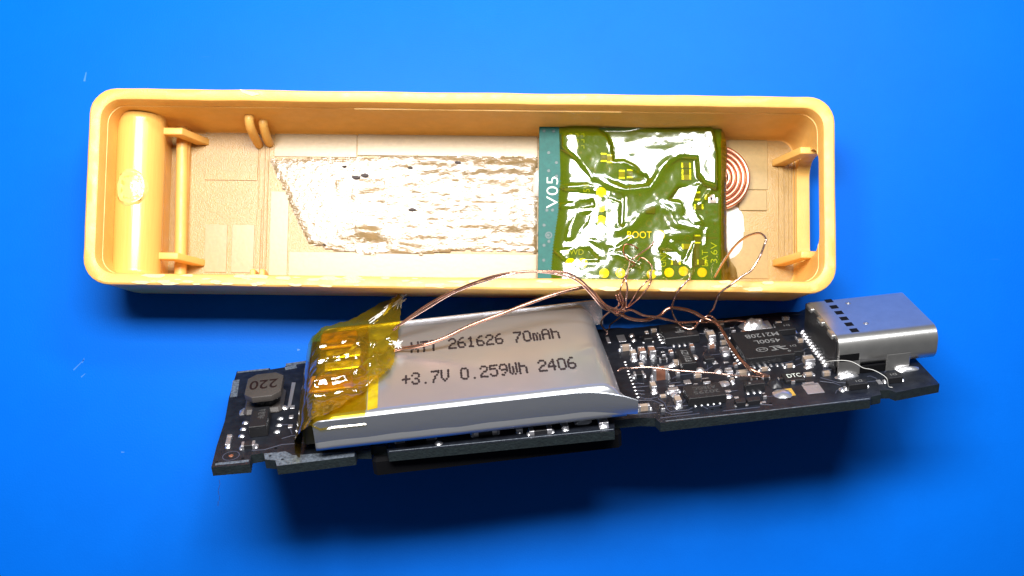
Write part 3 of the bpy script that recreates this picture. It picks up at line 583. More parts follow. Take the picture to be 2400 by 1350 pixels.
# shallow step along the inside of the back wall, and torn chips on the rim
rectp('wall_step', (-9.6, WT-1.27), (14, WT-1.1), HT-1.9, HT-1.3, M['case'])
parts = []
for i in range(60):
    x = random.uniform(-LT+5, -LT+34) if i < 44 else random.uniform(-5, LT-3); s = random.uniform(.15, .5); y = -WT+random.uniform(.1, .9)
    P = [(x+s*2.2*cos(a)*random.uniform(.6, 1.1), y+s*.45*sin(a)*random.uniform(.6, 1.1)) for a in [k*pi/3 for k in range(6)]]
    parts.append(prism(P, HT-.08, HT+random.uniform(.0, .05)))
parts.append(prism([(-19.4, WT-.03), (-18.2, WT-.25), (-17.6, WT-.45), (-18.3, WT-.62), (-19.2, WT-.30)], HT-.1, HT+.05))
o = mesh('torn_rim_chips', *join(parts), M['chips'], case); o['kind'] = 'stuff'; o['label'] = 'rough torn plastic flakes along the rim'
o = mesh('label_square', *cbox(25.6, .2, 1.14, 28.2, 2.1, 1.2), M['case_panel'], case)

# ---------------------------------------------------------------- dried adhesive sheet
adh = empty('adhesive_sheet', (-4.4351, 23.1457, 0), (0, 0, -0.0124))
tag(adh, 'long glossy crinkled strip of dried clear adhesive on the case floor', 'adhesive')
def sheet():
    P = TRAY['adh']; V = []; F = []; idx = {}; st = .17
    x0, x1, y0, y1 = -18.4, 7.0, -4.6, 5.3; nx = int((x1-x0)/st); ny = int((y1-y0)/st)
    for i in range(nx+1):
        for j in range(ny+1):
            x, y = x0+i*st, y0+j*st
            nx_ = x+.22*noise.noise(Vector((x*1.6, y*1.6, 40))); ny_ = y+.22*noise.noise(Vector((x*1.6, y*1.6, 50)))
            if not inpoly(nx_, ny_, P): continue
            d = pdist(nx_, ny_, P)
            L_ = noise.noise(Vector((x*.18, y*1.1, 3))); k = max(0, min(1, (x+13)/6))
            fine = noise.noise(Vector((x*(3.0-1.8*k), y*3.0, 1)))*(.036+.018*k)+noise.noise(Vector((x*(5.5-3.0*k), y*5.5, 9)))*.026
            smooth_ = .25 if (-13 < x < -9.8 and -1 < y < 2.6) or (-11 < x < -4 and abs(y+3.2-(x+4)*-.33) < .35) else 1
            z = 1.19+.06*min(1, d/.5)+fine*smooth_+.09*L_*k
            # a folded crease running towards the lower middle
            c = abs((y+4.2)+(x+4.2)*.42+.35*noise.noise(Vector((x*.7, y*.7, 11))))
            if -11.5 < x < -3.6: z += .16*math.exp(-(c/.4)**2)*max(0, min(1, (x+11.5)/3))*(.6+.8*noise.noise(Vector((x*.9, y*.9, 5))))
            for Q, gx, gy in BANDS:
                if inpoly(x, y, Q):
                    dd = min(1, pdist(x, y, Q)/.7); yc = sum(q[1] for q in Q)/len(Q); xc = sum(q[0] for q in Q)/len(Q); z += dd*(gy*(y-yc)+gx*(x-xc))
            idx[i, j] = len(V); V.append((x, y, max(z, 1.17)))
    for (i, j), a in idx.items():
        if (i+1, j) in idx and (i, j+1) in idx and (i+1, j+1) in idx: F.append((a, idx[i+1, j], idx[i+1, j+1], idx[i, j+1]))
    return V, F
BANDS = [(TRAY['band1'], .0, .09), (TRAY['band2'], .0, .10), (TRAY['band3'], -.12, .05)]
mesh('sheet', *sheet(), M['adh'], adh, smooth=True)
parts = []
for i, (x, y) in enumerate(TRAY['marks']):
    s = (.42, .42, .16, .22, .30, .28, .12)[i]; P = [(x+s*1.3*cos(a)*random.uniform(.5, 1.1), y+s*.45*sin(a)*random.uniform(.5, 1.2)) for a in [k*pi/4 for k in range(8)]]
    parts.append(prism(P, 1.2, 1.5))
o = mesh('dark_speck', *join(parts), M['dirt'], adh); o['kind'] = 'stuff'

# ---------------------------------------------------------------- small green board with amber tape
GZ = 3.5
gb = empty('green_circuit_board', (-4.4351, 23.1457, 0), (0, 0, -0.0124))
tag(gb, 'small square green circuit board marked V05 under crinkled amber tape, inside the case', 'circuit board')
G0, G1, GY0, GY1 = 6.86, 23.55, -7.35, 7.5
box('substrate', G0, GY0, GZ-.8, G1, GY1, GZ, M['green'], gb, .02)
box('substrate_edge', G0-.03, GY1-.02, GZ-.9, G1+.02, GY1+.12, GZ-.02, M['green_edge'], gb, .02)
for k, (x, y) in enumerate([(8.2, -6.4), (22.4, -6.4), (8.2, 6.6), (22.4, 6.6), (15, 0)]): box('spacer_glue', x-.8, y-.5, 1.05, x+.8, y+.5, GZ-.81, M['glue'], gb, .1)
for x, y in TRAY['gvias']: mesh('via', *disc(x, y, GZ+.001, .16, .012, 12), M['via'], gb)
for x, y in TRAY['grings']: mesh('test_ring', *ringm(x, y, GZ+.002, .2, .33), M['via'], gb)
for i, (x, y) in enumerate(TRAY['gpads']): mesh('gold_pad', *disc(x, y, GZ+.002, .47 if i < 4 else .46, .05, 22), M['gold'], gb, smooth=False)
def chipres(x, y, lx, ly, h, body, parent, name='resistor', z=0.):
    o = box(name, x-lx/2, y-ly/2, z, x+lx/2, y+ly/2, z+h, body, parent, .03)
    hor = lx > ly
    for s in (-1, 1):
        if hor: e = lx*.24; x0 = x-lx/2-.03 if s < 0 else x+lx/2-e+.03; box('terminal', x0, y-ly/2-.012, z, x0+e, y+ly/2+.012, z+h+.012, M['pad'], o, .04)
        else: e = ly*.24; y0 = y-ly/2-.03 if s < 0 else y+ly/2-e+.03; box('terminal', x-lx/2-.012, y0, z, x+lx/2+.012, y0+e, z+h+.012, M['pad'], o, .04)
    return o
for i, (x, y) in enumerate(TRAY['gparts']):
    if i == 7: continue
    chipres(x, y, *((.55, .8) if i in (0, 1, 2, 3, 8, 10) else (.85, .5)), .14, M['darkbody'] if i % 3 else M['tan'], gb, z=GZ)
box('dark_connector', 20.95, -5.6, GZ, 21.5, -2.6, GZ+.15, M['ic'], gb, .05)
box('small_chip', 16.6, -.75, GZ, 17.5, -.1, GZ+.2, M['ic'], gb, .04)
for P in ([(14.2, 2.45), (17.2, 2.45)], [(15.2, 1.4), (15.2, 3.4)], [(20.9, -2.9), (23.2, -2.9)], [(22.7, 1.2), (23.3, 1.2), (23.3, -1.2)]): mesh('trace', *ribbon(P, .22, GZ+.001, .03), M['via'], gb)
for i in range(9): mesh('silk_tick', *ribbon([(9.6+.55*(i % 3), 6.6-.55*(i//3)), (9.85+.55*(i % 3), 6.62-.55*(i//3)), (9.86+.55*(i % 3), 6.35-.55*(i//3))], .07, GZ+.002), M['silk'], gb)
text('lettering', 'V05', 8.62, -.35, GZ+.012, 2.95, 1.05, pi/2, M['silk'], gb, bold=-.008)
text('lettering', 'BOOT', 14.98, -3.0, GZ+.012, 2.2, .62, 0, M['gold'], gb, bold=-.012)
text('lettering', '3.6V', 23.15, -5.2, GZ+.012, 1.9, .6, pi/2, M['silk'], gb, bold=-.01)
text('lettering', 'BAT', 22.3, -5.5, GZ+.012, 1.5, .55, pi/2, M['silk'], gb, bold=-.01)
text('lettering', 'GND', 18.5, -5.6, GZ+.012, 1.6, .55, pi/2, M['silk'], gb, bold=-.01)
text('lettering', '5V', 11.5, 1.2, GZ+.012, .8, .55, pi/2, M['silk'], gb, bold=-.01)
text('lettering', 'SWD', 9.4, -4.6, GZ+.012, 1.6, .5, 0, M['silk'], gb, bold=-.01)
# crinkled tape as a real height field
def tape():
    V = []; F = []; st = .13; x0, x1, y0, y1 = 8.0, 24.05, GY0, 7.25
    nx = int((x1-x0)/st); ny = int((y1-y0)/st)
    TL = TRAY['tapeL']
    def left(y):
        pts = sorted((q[1], q[0]) for q in TL); 
        if y <= pts[0][0]: return pts[0][1]
        for a, b in zip(pts, pts[1:]):
            if a[0] <= y <= b[0]: return a[1]+(b[1]-a[1])*(y-a[0])/(b[0]-a[0])
        return pts[-1][1]
    regs = TILTS
    for j in range(ny+1):
        y = y0+(y1-y0)*j/ny; xl = left(y)
        if y < 2.2: xl += .13*(j % 2)
        for i in range(nx+1):
            x = xl+(x1-xl)*i/nx
            z = GZ+.55-.05*max(0, x-14.5)+.06*noise.noise(Vector((x*.32, y*.32, 4)))+.03*noise.noise(Vector((x*1.1, y*1.1, 8)))+.010*noise.noise(Vector((x*3, y*3, 18)))
            e = min(1, (x-xl)/1.6); z = GZ+.04+(z-GZ-.04)*e*(2-e)
            for P, gx, gy, w in regs:
                ins = inpoly(x, y, P); d = pdist(x, y, P); mk = max(0, min(1, .5+(d if ins else -d)/w)); mk = mk*mk*(3-2*mk)
                if mk > 0:
                    cxp = sum(q[0] for q in P)/len(P); cyp = sum(q[1] for q in P)/len(P)
                    z += mk*(gx*(x-cxp)+gy*(y-cyp))
            for P, h, w in RIDGES:
                d = pdist(x, y, P, False); z += h*math.exp(-(d/w)**2)
            if x > 23.3: z -= (x-23.3)**2*1.6
            if y > 6.9: z -= (y-6.9)*.9
            V.append((x, y, max(z, GZ+.03 if x < 23.6 else 1.2)))
    for j in range(ny):
        for i in range(nx): a = j*(nx+1)+i; F.append((a, a+1, a+nx+2, a+nx+1))
    return V, F
TILTS = [(GLARE['top'], .15, .0, .35), (GLARE['fish'], .19, .0, .3), (GLARE['low'], .19, .0, .2), (GLARE['g1'], -.11, 0, .3), (GLARE['g2'], -.11, 0, .2), (GLARE['g3'], -.12, 0, .2), (GLARE['g4'], -.12, 0, .2), (GLARE['g5'], -.12, 0, .2), (GLARE['g6'], -.12, 0, .2), (GLARE['g7'], -.09, 0, .15)]
RIDGES = [(GLARE['streak1'], .10, .42), (GLARE['streak2'], .11, .42), ([(15.2, -3.2), (13.6, -4.4), (16.0, -5.6)], .12, .2), ([(21.6, .2), (22.6, 1.6)], .12, .15), ([(22.0, -3.6), (22.1, -2.2)], .1, .12), ([(19.0, -3.4), (20.1, -4.6)], .1, .15)]
mesh('amber_tape', *tape(), M['greentape'], gb, smooth=True)
# amber tape wrapping the right edge of the board
v, f = [], []
for j in range(41):
    y = -7.3+13.6*j/40; b = .25*noise.noise(Vector((y*.5, 0, 7)))+.9*math.exp(-((y+6.)/1.6)**2)
    for i, (x, z) in enumerate(((23.45, GZ+.3), (23.9+b*.2, GZ+.1), (24.15+b*.5, GZ-.6), (24.1+b, GZ-1.6), (24.2+b*1.4, 1.15))): v.append((x+.06*noise.noise(Vector((y*2, i, 3))), y, z))
for j in range(40):
    for i in range(4): a = j*5+i; f.append((a, a+1, a+6, a+5))
mesh('tape_wrap', v, f, M['amber2'], gb, smooth=True)
# copper coil beside the board, and white glue
coil = empty('copper_coil', (-4.4351, 23.1457, 0), (0, 0, -0.0124)); tag(coil, 'flat round copper wire coil half hidden under the right edge of the green board', 'coil')
for k, r in enumerate((2.95, 2.5, 2.05, 1.6, 1.15)):
    mesh('winding', *tube([(23.35+r*cos(a), 3.05+r*sin(a)*.98, 2.0+.03*k) for a in [pi+2*pi*i/28 for i in range(29)]], .2, 8, 2), M['coppercoil'], coil, smooth=True)
gl_ = mesh('glue_blob', *dome(22.2, -4.6, 26.1, .9, 1.05, .75, 24, 3, .1), M['glue']); gl_.location = (-4.4351, 23.1457, 0); gl_.rotation_euler = (0, 0, -0.0124)
for p in gl_.data.polygons: p.use_smooth = True
tag(gl_, 'smooth white glue blob on the case floor below the copper coil', 'glue')
gl2 = mesh('glue_blob', *dome(6.35, 1.2, 7.5, 3.8, 1.2, .8, 18, 5, .1), M['glue']); gl2.location = (-4.4351, 23.1457, 0); gl2.rotation_euler = (0, 0, -0.0124)
for p in gl2.data.polygons: p.use_smooth = True
tag(gl2, 'small pale glue bead peeking out left of the green board', 'glue')

# ---------------------------------------------------------------- long black board
BO = (-23.3219, -0.706, 16.8379); BR = (-1.0079, 0.0433, 0.1145)
cb = empty('black_circuit_board', BO, BR)
tag(cb, 'long black circuit board crowded with chips, metal plug on its right end, tilted', 'circuit board')
BM_ = Euler(BR).to_matrix(); LB, WB = 58.1632, 16.094
TH = .78
OUT = BOARD_OUT
def boardmesh():
    n = len(OUT); bm = bmesh.new()
    a = [bm.verts.new((x, y, 0)) for x, y in OUT]; b = [bm.verts.new((x, y, -TH)) for x, y in OUT]
    ft = bm.faces.new(a); fb = bm.faces.new(b[::-1]); ft.material_index = 0; fb.material_index = 0
    for i in range(n): q = bm.faces.new((a[i], b[i], b[(i+1) % n], a[(i+1) % n])); q.material_index = 1
    bmesh.ops.recalc_face_normals(bm, faces=bm.faces); bmesh.ops.triangulate(bm, faces=[ft, fb])
    me = bpy.data.meshes.new('substrate'); bm.to_mesh(me); bm.free(); me.materials.append(M['mask']); me.materials.append(M['edge']); return me
link('substrate', boardmesh(), None, cb)
# worn copper-free margins along the snapped edges
def strip(P, w, name='worn_margin'):
    mesh(name, *ribbon(P, w, .002, .012), M['scuff'], cb)
for P in SCUFFS: strip(*P)
mesh('worn_margin', *prism([(3.9, 1.15), (4.08, .25), (4.9, -.08), (5.1, -.93), (11.08, -.82), (11.1, -.1), (8.2, .25), (6.3, .35), (5.6, 1.1)], .002, .014), M['scuff'], cb)
box('underside_module', 12.3, -.3, -2.3, 32.2, 9.5, -TH, M['slot'], cb, .3)
# added wedge, out of view, that props up the tilted board
def wedge():
    Bi = BM_.transposed(); o_ = Vector(BO); pts = []
    foot = []
    for u in (15, 31):
        for v_ in (4.5, 9.0): pts.append(Vector((u, v_, -2.25)))
    for p in pts:
        w_ = BM_ @ p + o_; foot.append(Bi @ (Vector((w_.x, w_.y+(3.0 if p.y < 5 else 0), .0)) - o_))
    V = [tuple(p) for p in pts]+[tuple(p) for p in foot]
    F = [(0, 1, 3, 2), (4, 6, 7, 5), (0, 4, 5, 1), (2, 3, 7, 6), (0, 2, 6, 4), (1, 5, 7, 3)]
    return V, F
mesh('support_wedge', *wedge(), M['slot'], cb)
def copper_or(k): return {'captan': M['tan'], 'capbrown': M['brown'], 'capbig': M['bigbrown'], 'capdark': M['darkbody'], 'capsilver': M['pad'], 'captall': M['darkbody']}[k]
for i, (k, x0, y0, x1, y1, h) in enumerate(RECTS):
    if x1-x0 < .3: x1 = x0+.3
    if y1-y0 < .25: y1 = y0+.25
    if k in ('pad', 'padgold'): mesh('solder_pad', *cbox(x0, y0, 0, x1, y1, .03, .02), M['pad'] if k == 'pad' else M['gold'], cb)
    elif k == 'solder': mesh('solder_joint', *dome(x0-.05, y0-.05, x1+.05, y1+.05, .0, h+.08, 12, i), M['solder'], cb, smooth=True)
    elif k == 'goldblob': mesh('solder_joint', *dome(x0, y0, x1, y1, .0, h, 12, i), M['gold'], cb, smooth=True)
    elif k == 'ic_small':
        o = box('transistor', x0, y0, .02, x1, y1, h, M['darkbody'], cb, .04)
        for px_ in ((x0-.12, y0+.1), (x1-.06, y0+.1), ((x0+x1)/2-.1, y1-.05)): box('pin', px_[0], px_[1]-.12, 0, px_[0]+.2, px_[1]+.14, .1, M['solder'], o, .03)
    else:
        nm_ = 'capacitor' if k in ('captan', 'capbrown', 'capbig') else 'resistor'
        o = chipres((x0+x1)/2, (y0+y1)/2, x1-x0, y1-y0, h, copper_or(k), cb, nm_)
        hor = (x1-x0) > (y1-y0)
        for s in (-1, 1):
            if hor: X = x0-.08 if s < 0 else x1+.08; mesh('fillet', *dome(X-.16, y0-.03, X+.16, y1+.03, 0, h*.5, 8, i), M['solder'], o, smooth=True)
            else: Y = y0-.08 if s < 0 else y1+.08; mesh('fillet', *dome(x0-.03, Y-.18, x1+.03, Y+.18, 0, h*.5, 8, i), M['solder'], o, smooth=True)
taken = [q[1:5] for q in RECTS]+[q[:4] for q in ICS.values()]
k = 0
for i in range(3000):
    if k >= 34: break
    sx, sy = random.choice(((.34, .62), (.62, .34), (.3, .5), (.5, .3))); x = random.uniform(35.4, 50.2); y = random.uniform(.9, 15.0)
    if any(x-sx/2 < q[2]+.28 and x+sx/2 > q[0]-.28 and y-sy/2 < q[3]+.3 and y+sy/2 > q[1]-.42 for q in taken): continue
    taken.append((x-sx/2, y-sy/2, x+sx/2, y+sy/2)); k += 1
    chipres(x, y, sx, sy, random.choice((.2, .28, .35)), random.choice((M['tan'], M['darkbody'], M['brown'])), cb, random.choice(('capacitor', 'resistor')))
def chip(name, key, label=None):
    x0, y0, x1, y1, h = ICS[key]; o = box(name, x0, y0, .04, x1, y1, h, M['ic'], cb, .04)
    if label: o['label'] = label
    return o
def pinrow(o, pts, dx, dy, h=.12):
    for x, y in pts: mesh('pin', *dome(x-dx, y-dy, x+dx, y+dy, 0, h, 8, x), M['solder'], o, smooth=True)
ic1 = chip('integrated_circuit', 'ic1'); pinrow(ic1, PINS['sf'], .12, .22); pinrow(ic1, PINS['sl'], .22, .12)
reg = chip('integrated_circuit', 'reg'); pinrow(reg, PINS['reg'], .13, .26)
mcu = chip('integrated_circuit', 'mcu', 'large square chip with pale markings and logo'); pinrow(mcu, PINS['mcu_f'], .13, .28); pinrow(mcu, PINS['mcu_l'], .24, .12); pinrow(mcu, PINS['mcu_l2'], .2, .12)
sml = chip('integrated_circuit', 'sml'); pinrow(sml, PINS['sml'], .15, .2)
p21 = chip('integrated_circuit', 'p2112'); q1 = chip('diode', 'q1'); q2 = chip('diode', 'q2'); d1 = chip('diode', 'd1'); d2 = chip('diode', 'd2')
for o, key in ((q1, 'q1'), (q2, 'q2'), (d1, 'd1'), (d2, 'd2')):
    x0, y0, x1, y1, h = ICS[key]
    for X in (x0-.12, x1+.12): mesh('pin', *dome(X-.14, y0+.15, X+.14, y1-.15, 0, .2, 8, X), M['solder'], o, smooth=True)
    text('marking', 'D1', x1-.35, (y0+y1)/2+.25, h+.006, .5, .32, pi, M['laser'], o)
x0, y0, x1, y1, h = ICS['mcu']
text('marking', 'M2120B', x1-.25, y1-.75, h+.006, 2.95, .72, pi, M['laser'], mcu, bold=.004)
text('marking', '4500L', x1-.45, y1-2.0, h+.006, 2.3, .68, pi, M['laser'], mcu, bold=.004)
# slanted two-letter emblem and oval mark, upside down like the lettering
mk = mesh('marking', *join([ringm(0, 0, 0, .32, .38, .004, 26)]), M['laser'], mcu)
mk['label'] = 'oval mark'; lx, ly = x0+1.75, y0+1.35
for vtx in mk.data.vertices: vtx.co = (lx+vtx.co.x*1.35, ly+vtx.co.y*1.05, h+.006+vtx.co.z)
text('marking', 'e4', lx+.3, ly+.17, h+.008, .58, .34, pi, M['laser'], mcu)
S = [[(0, 0), (1.0, 0), (1.0, .1), (.0, .1)], [(.25, .2), (.42, .2), (.62, .85), (.45, .85)], [(.0, .72), (.62, .72), (.66, .85), (.04, .85)], [(.55, .2), (.75, .2), (1.28, .72), (1.5, .72), (1.55, .85), (1.1, .85)], [(.8, .2), (1.5, .2), (1.45, .33), (.92, .33)]]
mesh('marking', *join([prism([(lx+2.15-(1.5-a)*.95+.0, ly+.42-b*.95) for a, b in q], h+.004, h+.010) for q in S]), M['laser'], mcu)
mesh('pin_one_dot', *ringm(x1-.35, y0+.6, h+.004, .07, .13, .006), M['laser'], mcu)
x0, y0, x1, y1, h = ICS['ic1']; text('marking', 'THJ', x0+1.1, y1-.5, h+.006, 1.3, .8, -pi/2, M['laser'], ic1); text('marking', 'K4', x1-.75, y1-.6, h+.006, .9, .6, -pi/2, M['laser'], ic1)
x0, y0, x1, y1, h = ICS['reg']; text('marking', 'A3EGC', x1-.5, y1-.35, h+.006, 1.9, .5, pi, M['laserfaint'], reg); text('marking', '20295', x1-.35, y0+1.05, h+.006, 2.1, .5, pi, M['laserfaint'], reg)
x0, y0, x1, y1, h = ICS['p2112']; text('marking', 'P211ZY', x0+.9, y0+.3, h+.006, y1-y0-.6, .55, pi/2, M['laser'], p21)
x0, y0, x1, y1, h = ICS['sml']; mesh('pin_one_dot', *ringm(x0+.4, y0+.25, h+.002, .0, .1, .006), M['laser'], sml)
x0, y0, x1, y1, h = ICS['blob']
mesh('solder_pad', *cbox(x0+.4, y0-.1, 0, x1+.35, y1+.1, .04, .02), M['pad'], cb)
mesh('solder_joint', *dome(x0, y0-.1, x1, y1+.05, .03, .75, 22, 11, .35), M['solder'], cb, smooth=True)
mesh('solder_joint', *dome(44.9, 2.2, 46.2, 3.4, .03, .45, 16, 12, .5), M['darkbody'], cb, smooth=True)
text('board_marking', 'DTC', 46.75, 3.2, .32, 1.15, .62, 0, M['silk'], cb)
box('diode', 46.4, 2.75, .02, 48.05, 4.1, .3, M['ic'], cb, .05)
mesh('contact_tick', *join([dome(x-.13, y-.11, x+.13, y+.11, 0, .05, 8, y) for x, y in PINS['row'][:1]]), M['solder'], cb)
for x, y in PINS['row'][1:]: mesh('contact_tick', *dome(x-.17, y-.09, x+.15, y+.09, 0, .06, 8, y), M['solder'], cb, smooth=True)
for x, y in PINS['row2']: mesh('contact_tick', *dome(x-.08, y-.2, x+.08, y+.16, 0, .06, 8, x), M['solder'], cb, smooth=True)
for key in ('vias', 'vias2', 'vias3'):
    for x, y in PINS[key]: mesh('via', *disc(x, y, .002, .13, .012, 12), M['slot'], cb)
for P in TRACES: mesh('trace', *ribbon(P, .09, .001, .02), M['trace'], cb)
for i in range(46):
    x = random.uniform(35.6, 56); y = random.uniform(.2, 15.2)
    P = [(x, y), (x+random.uniform(.3, 1.2), y+random.choice((0, .0, .5))), (x+random.uniform(1.3, 1.9), y+random.choice((.5, .9)))]
    mesh('trace', *ribbon(P, .07, .001, .016), M['trace'], cb)
fx, fy = MISC['fid'][0]; mesh('test_ring', *ringm(fx, fy, .001, .62, .7, .008), M['trace'], cb); mesh('fiducial', *disc(fx, fy, .002, .19, .02), M['coppercoil'], cb)
# left end: inductor, six-pin chip, pads
sot = chip('integrated_circuit', 'sot'); pinrow(sot, PINS['indl'], .28, .22, .16); pinrow(sot, PINS['indr'], .3, .22, .16)
x0, y0, x1, y1, h = ICS['sot']; text('marking', 'TC4F', x0+.6, y1-.4, h+.006, 1.6, .5, -pi/2, M['laserfaint'], sot); text('marking', '135', x1-.65, y1-.5, h+.006, 1.2, .4, -pi/2, M['laserfaint'], sot)
for key in ('lcorner', 'rcorner'):
    P = MISC[key]; xs = [p[0] for p in P]; ys = [p[1] for p in P]
    mesh('solder_joint', *dome(min(xs), min(ys), max(xs), max(ys)-.3, 0, .22, 14, 2, .3), M['solder'], cb, smooth=True)
P = MISC['strip']; mesh('solder_pad', *prism(P, .002, .05), M['pad'], cb)
for x, y in MISC['padr']: mesh('solder_pad', *cbox(x-.17, y-.22, 0, x+.2, y+.3, .05, .02), M['pad'], cb)
x0, y0, x1, y1, h = ICS['indbase']; ind = box('inductor', x0, y0, .05, x1, y1, .45, M['ferrite'], cb, .35)
x0, y0, x1, y1, h = ICS['indtop']; cx_, cy_ = (x0+x1)/2, (y0+y1)/2
def octa(sx, sy, c): return [(cx_-sx+c, cy_-sy), (cx_+sx-c, cy_-sy), (cx_+sx, cy_-sy+c), (cx_+sx, cy_+sy-c), (cx_+sx-c, cy_+sy), (cx_-sx+c, cy_+sy), (cx_-sx, cy_+sy-c), (cx_-sx, cy_-sy+c)]
bevelled('core_top', prism(octa((x1-x0)/2, (y1-y0)/2, .7), h-.55, h), M['ferrite'], ind, .06, 2)
mesh('core_post', *disc(cx_, cy_, .4, 1.2, 1.0, 20), M['darkbody'], ind)
text('marking', '220', x1-.4, cy_+.85, h+.01, 2.35, 1.6, pi, M['print_brown'], ind, bold=.01)

# ---------------------------------------------------------------- usb plug (soldered to the board)
cu, cv, Lc, hc, CW = 50.8497, 3.0898, 8.3594, 3.3531, 8.3877
def plug():
    # rounded tube shell, hollow at the mouth end
    r = 1.15; V = []; F = []; prof = []
    y0, y1, z0, z1 = cv, cv+CW, .35, hc
    for cy, cz, a0 in ((y1-r, z1-r, 0), (y0+r, z1-r, pi/2), (y0+r, z0+r, pi), (y1-r, z0+r, 1.5*pi)):
        for i in range(9): a = a0+pi/2*i/8; prof.append((cy+r*cos(a), cz+r*sin(a)))
    n = len(prof); my, mz = (y0+y1)/2, (z0+z1)/2
    def ring(x, s): return [(x, my+(y-my)*(1-s/(CW/2)), mz+(z-mz)*(1-s/((z1-z0)/2))) for y, z in prof]
    for x, s in ((cu, .05), (cu+.05, 0), (cu+Lc-.06, 0), (cu+Lc, .06), (cu+Lc, .3), (cu+Lc-5, .33)): V += ring(x, s)
    for k in range(5):
        for i in range(n): F.append((k*n+i, (k+1)*n+i, (k+1)*n+(i+1) % n, k*n+(i+1) % n))
    F += [tuple(range(n)), tuple(5*n+i for i in range(n-1, -1, -1))]
    return V, F
usb = mesh('usb_plug', *plug(), M['steel'], cb, smooth=True)
try: usb.data.set_sharp_from_angle(angle=radians(40))
except Exception: pass
usb['label'] = 'silver metal plug shell with rounded front side and small slots'
box('contact_block', cu-.10, cv+.4, .1, cu+.02, cv+CW-.7, hc-.75, M['ic'], usb, .12)
box('rear_plate', cu-.16, cv+.35, .45, cu+.01, cv+CW-.35, hc-.28, M['ic'], usb, .25)
for i, (x, y) in enumerate(PINS['usb']): mesh('contact', *dome(x-.5, y-.2, x+.22, y+.2, 0, .3, 10, i, .05), M['solder'], usb, smooth=True)
for i, (x, y) in enumerate(MISC['uslots']):
    box('shell_slot', x-.33, y-.34, hc-.01, x+.33, y+.34, hc+.006, M['slot'], usb, .004)
for i, y in enumerate((cv+1.6, cv+4.1, cv+6.8)): bevelled('rear_tab', cbox(cu-.32, y-.62, hc-.42, cu+.7, y+.62, hc-.03, .1), M['steel'], usb, .04, 1)
for x, y in MISC['dimples']: mesh('dimple', *ringm(x, y, hc-.005, .06, .22, .03, 16), M['steel'], usb, smooth=True)
# side skirt, window, feet
box('side_skirt', cu+.02, cv-.012, .0, cu+1.9, cv+.22, 1.5, M['steel'], usb, .05); box('side_skirt', cu+4.1, cv-.012, .0, cu+6.1, cv+.22, 1.5, M['steel'], usb, .05)
box('side_skirt', cu+.02, cv+CW-.22, .0, cu+1.9, cv+CW+.012, 1.5, M['steel'], usb, .05); box('side_skirt', cu+4.1, cv+CW-.22, .0, cu+6.1, cv+CW+.012, 1.5, M['steel'], usb, .05)
box('side_window', cu+.1, cv-.02, 1.3, cu+1.75, cv+.1, 1.95, M['slot'], usb, .02)
box('side_gap', cu+1.9, cv-.006, .04, cu+4.1, cv+.2, .72, M['slot'], usb, .15)
for x, y in MISC['foot']: mesh('solder_foot', *dome(x-.95, cv-.55, x+1.0, cv+.15, 0, .28, 16, x, .2), M['solder'], usb, smooth=True)
box('tongue', cu+Lc-5, cv+1.4, 1.5, cu+Lc-.8, cv+CW-1.4, 2.2, M['slot'], usb, .05)

# ---------------------------------------------------------------- pouch battery lying on the board
off = Vector((8.3, -1.15, 1.0)); bl_ = BM_ @ off + Vector(BO)
bat = empty('pouch_battery', bl_, BR)
tag(bat, 'flat silver pouch battery printed 70mAh, amber tape on its left end, on the black board', 'battery')
BL_, BW_, BH_ = BATDIM
def pouch():
    V = []; F = []; nx, ny = 90, 60
    def h(l, w):
        # distance to each side, rounded shoulders
        def sh(d, r): 
            if d <= 0: return 0
            if d >= r: return 1
            return math.sqrt(max(0, 1-(1-d/r)**2))
        a = sh(w-.12, .8)*sh(BW_-.2-w, .9); b = sh(BL_-l, 1.7)
        z = .35+(BH_-.35)*a*(.12+.88*b)
        c = max(0, min(1, (l-.6)/.9)); z = z*(.86+.14*c*c*(3-2*c))
        z += .02*noise.noise(Vector((l*.25, w*.3, 1)))*a*b
        # creased corner towards the front right
        t = (l-(BL_-3.2))/3.2
        if t > 0: z -= .35*t*t*max(0, 1-w/3.5)*a; z += .12*max(0, 1-abs(w-6.6-1.2*t)/1.0)*t*(1-t)*3*a*b
        return max(z, .1)
    for j in range(ny+1):
        w = .12+(BW_-.32)*(j/ny); 
        for i in range(nx+1): l = BL_*(i/nx)**.9 if False else BL_*i/nx; V.append((l, w, h(l, w)))
    for j in range(ny):
        for i in range(nx): a = j*(nx+1)+i; F.append((a, a+1, a+nx+2, a+nx+1))
    # bottom
    n0 = len(V); border = [i for i in range(nx+1)]+[(j)*(nx+1)+nx for j in range(1, ny+1)]+[ny*(nx+1)+i for i in range(nx-1, -1, -1)]+[j*(nx+1) for j in range(ny-1, 0, -1)]
    for b in border: V.append((V[b][0], V[b][1], 0))
    m_ = len(border)
    for k in range(m_): F.append((border[k], n0+k, n0+(k+1) % m_, border[(k+1) % m_]))
    F.append(tuple(range(n0+m_-1, n0-1, -1)))
    return V, F
mesh('body', *pouch(), M['foil'], bat, smooth=True)
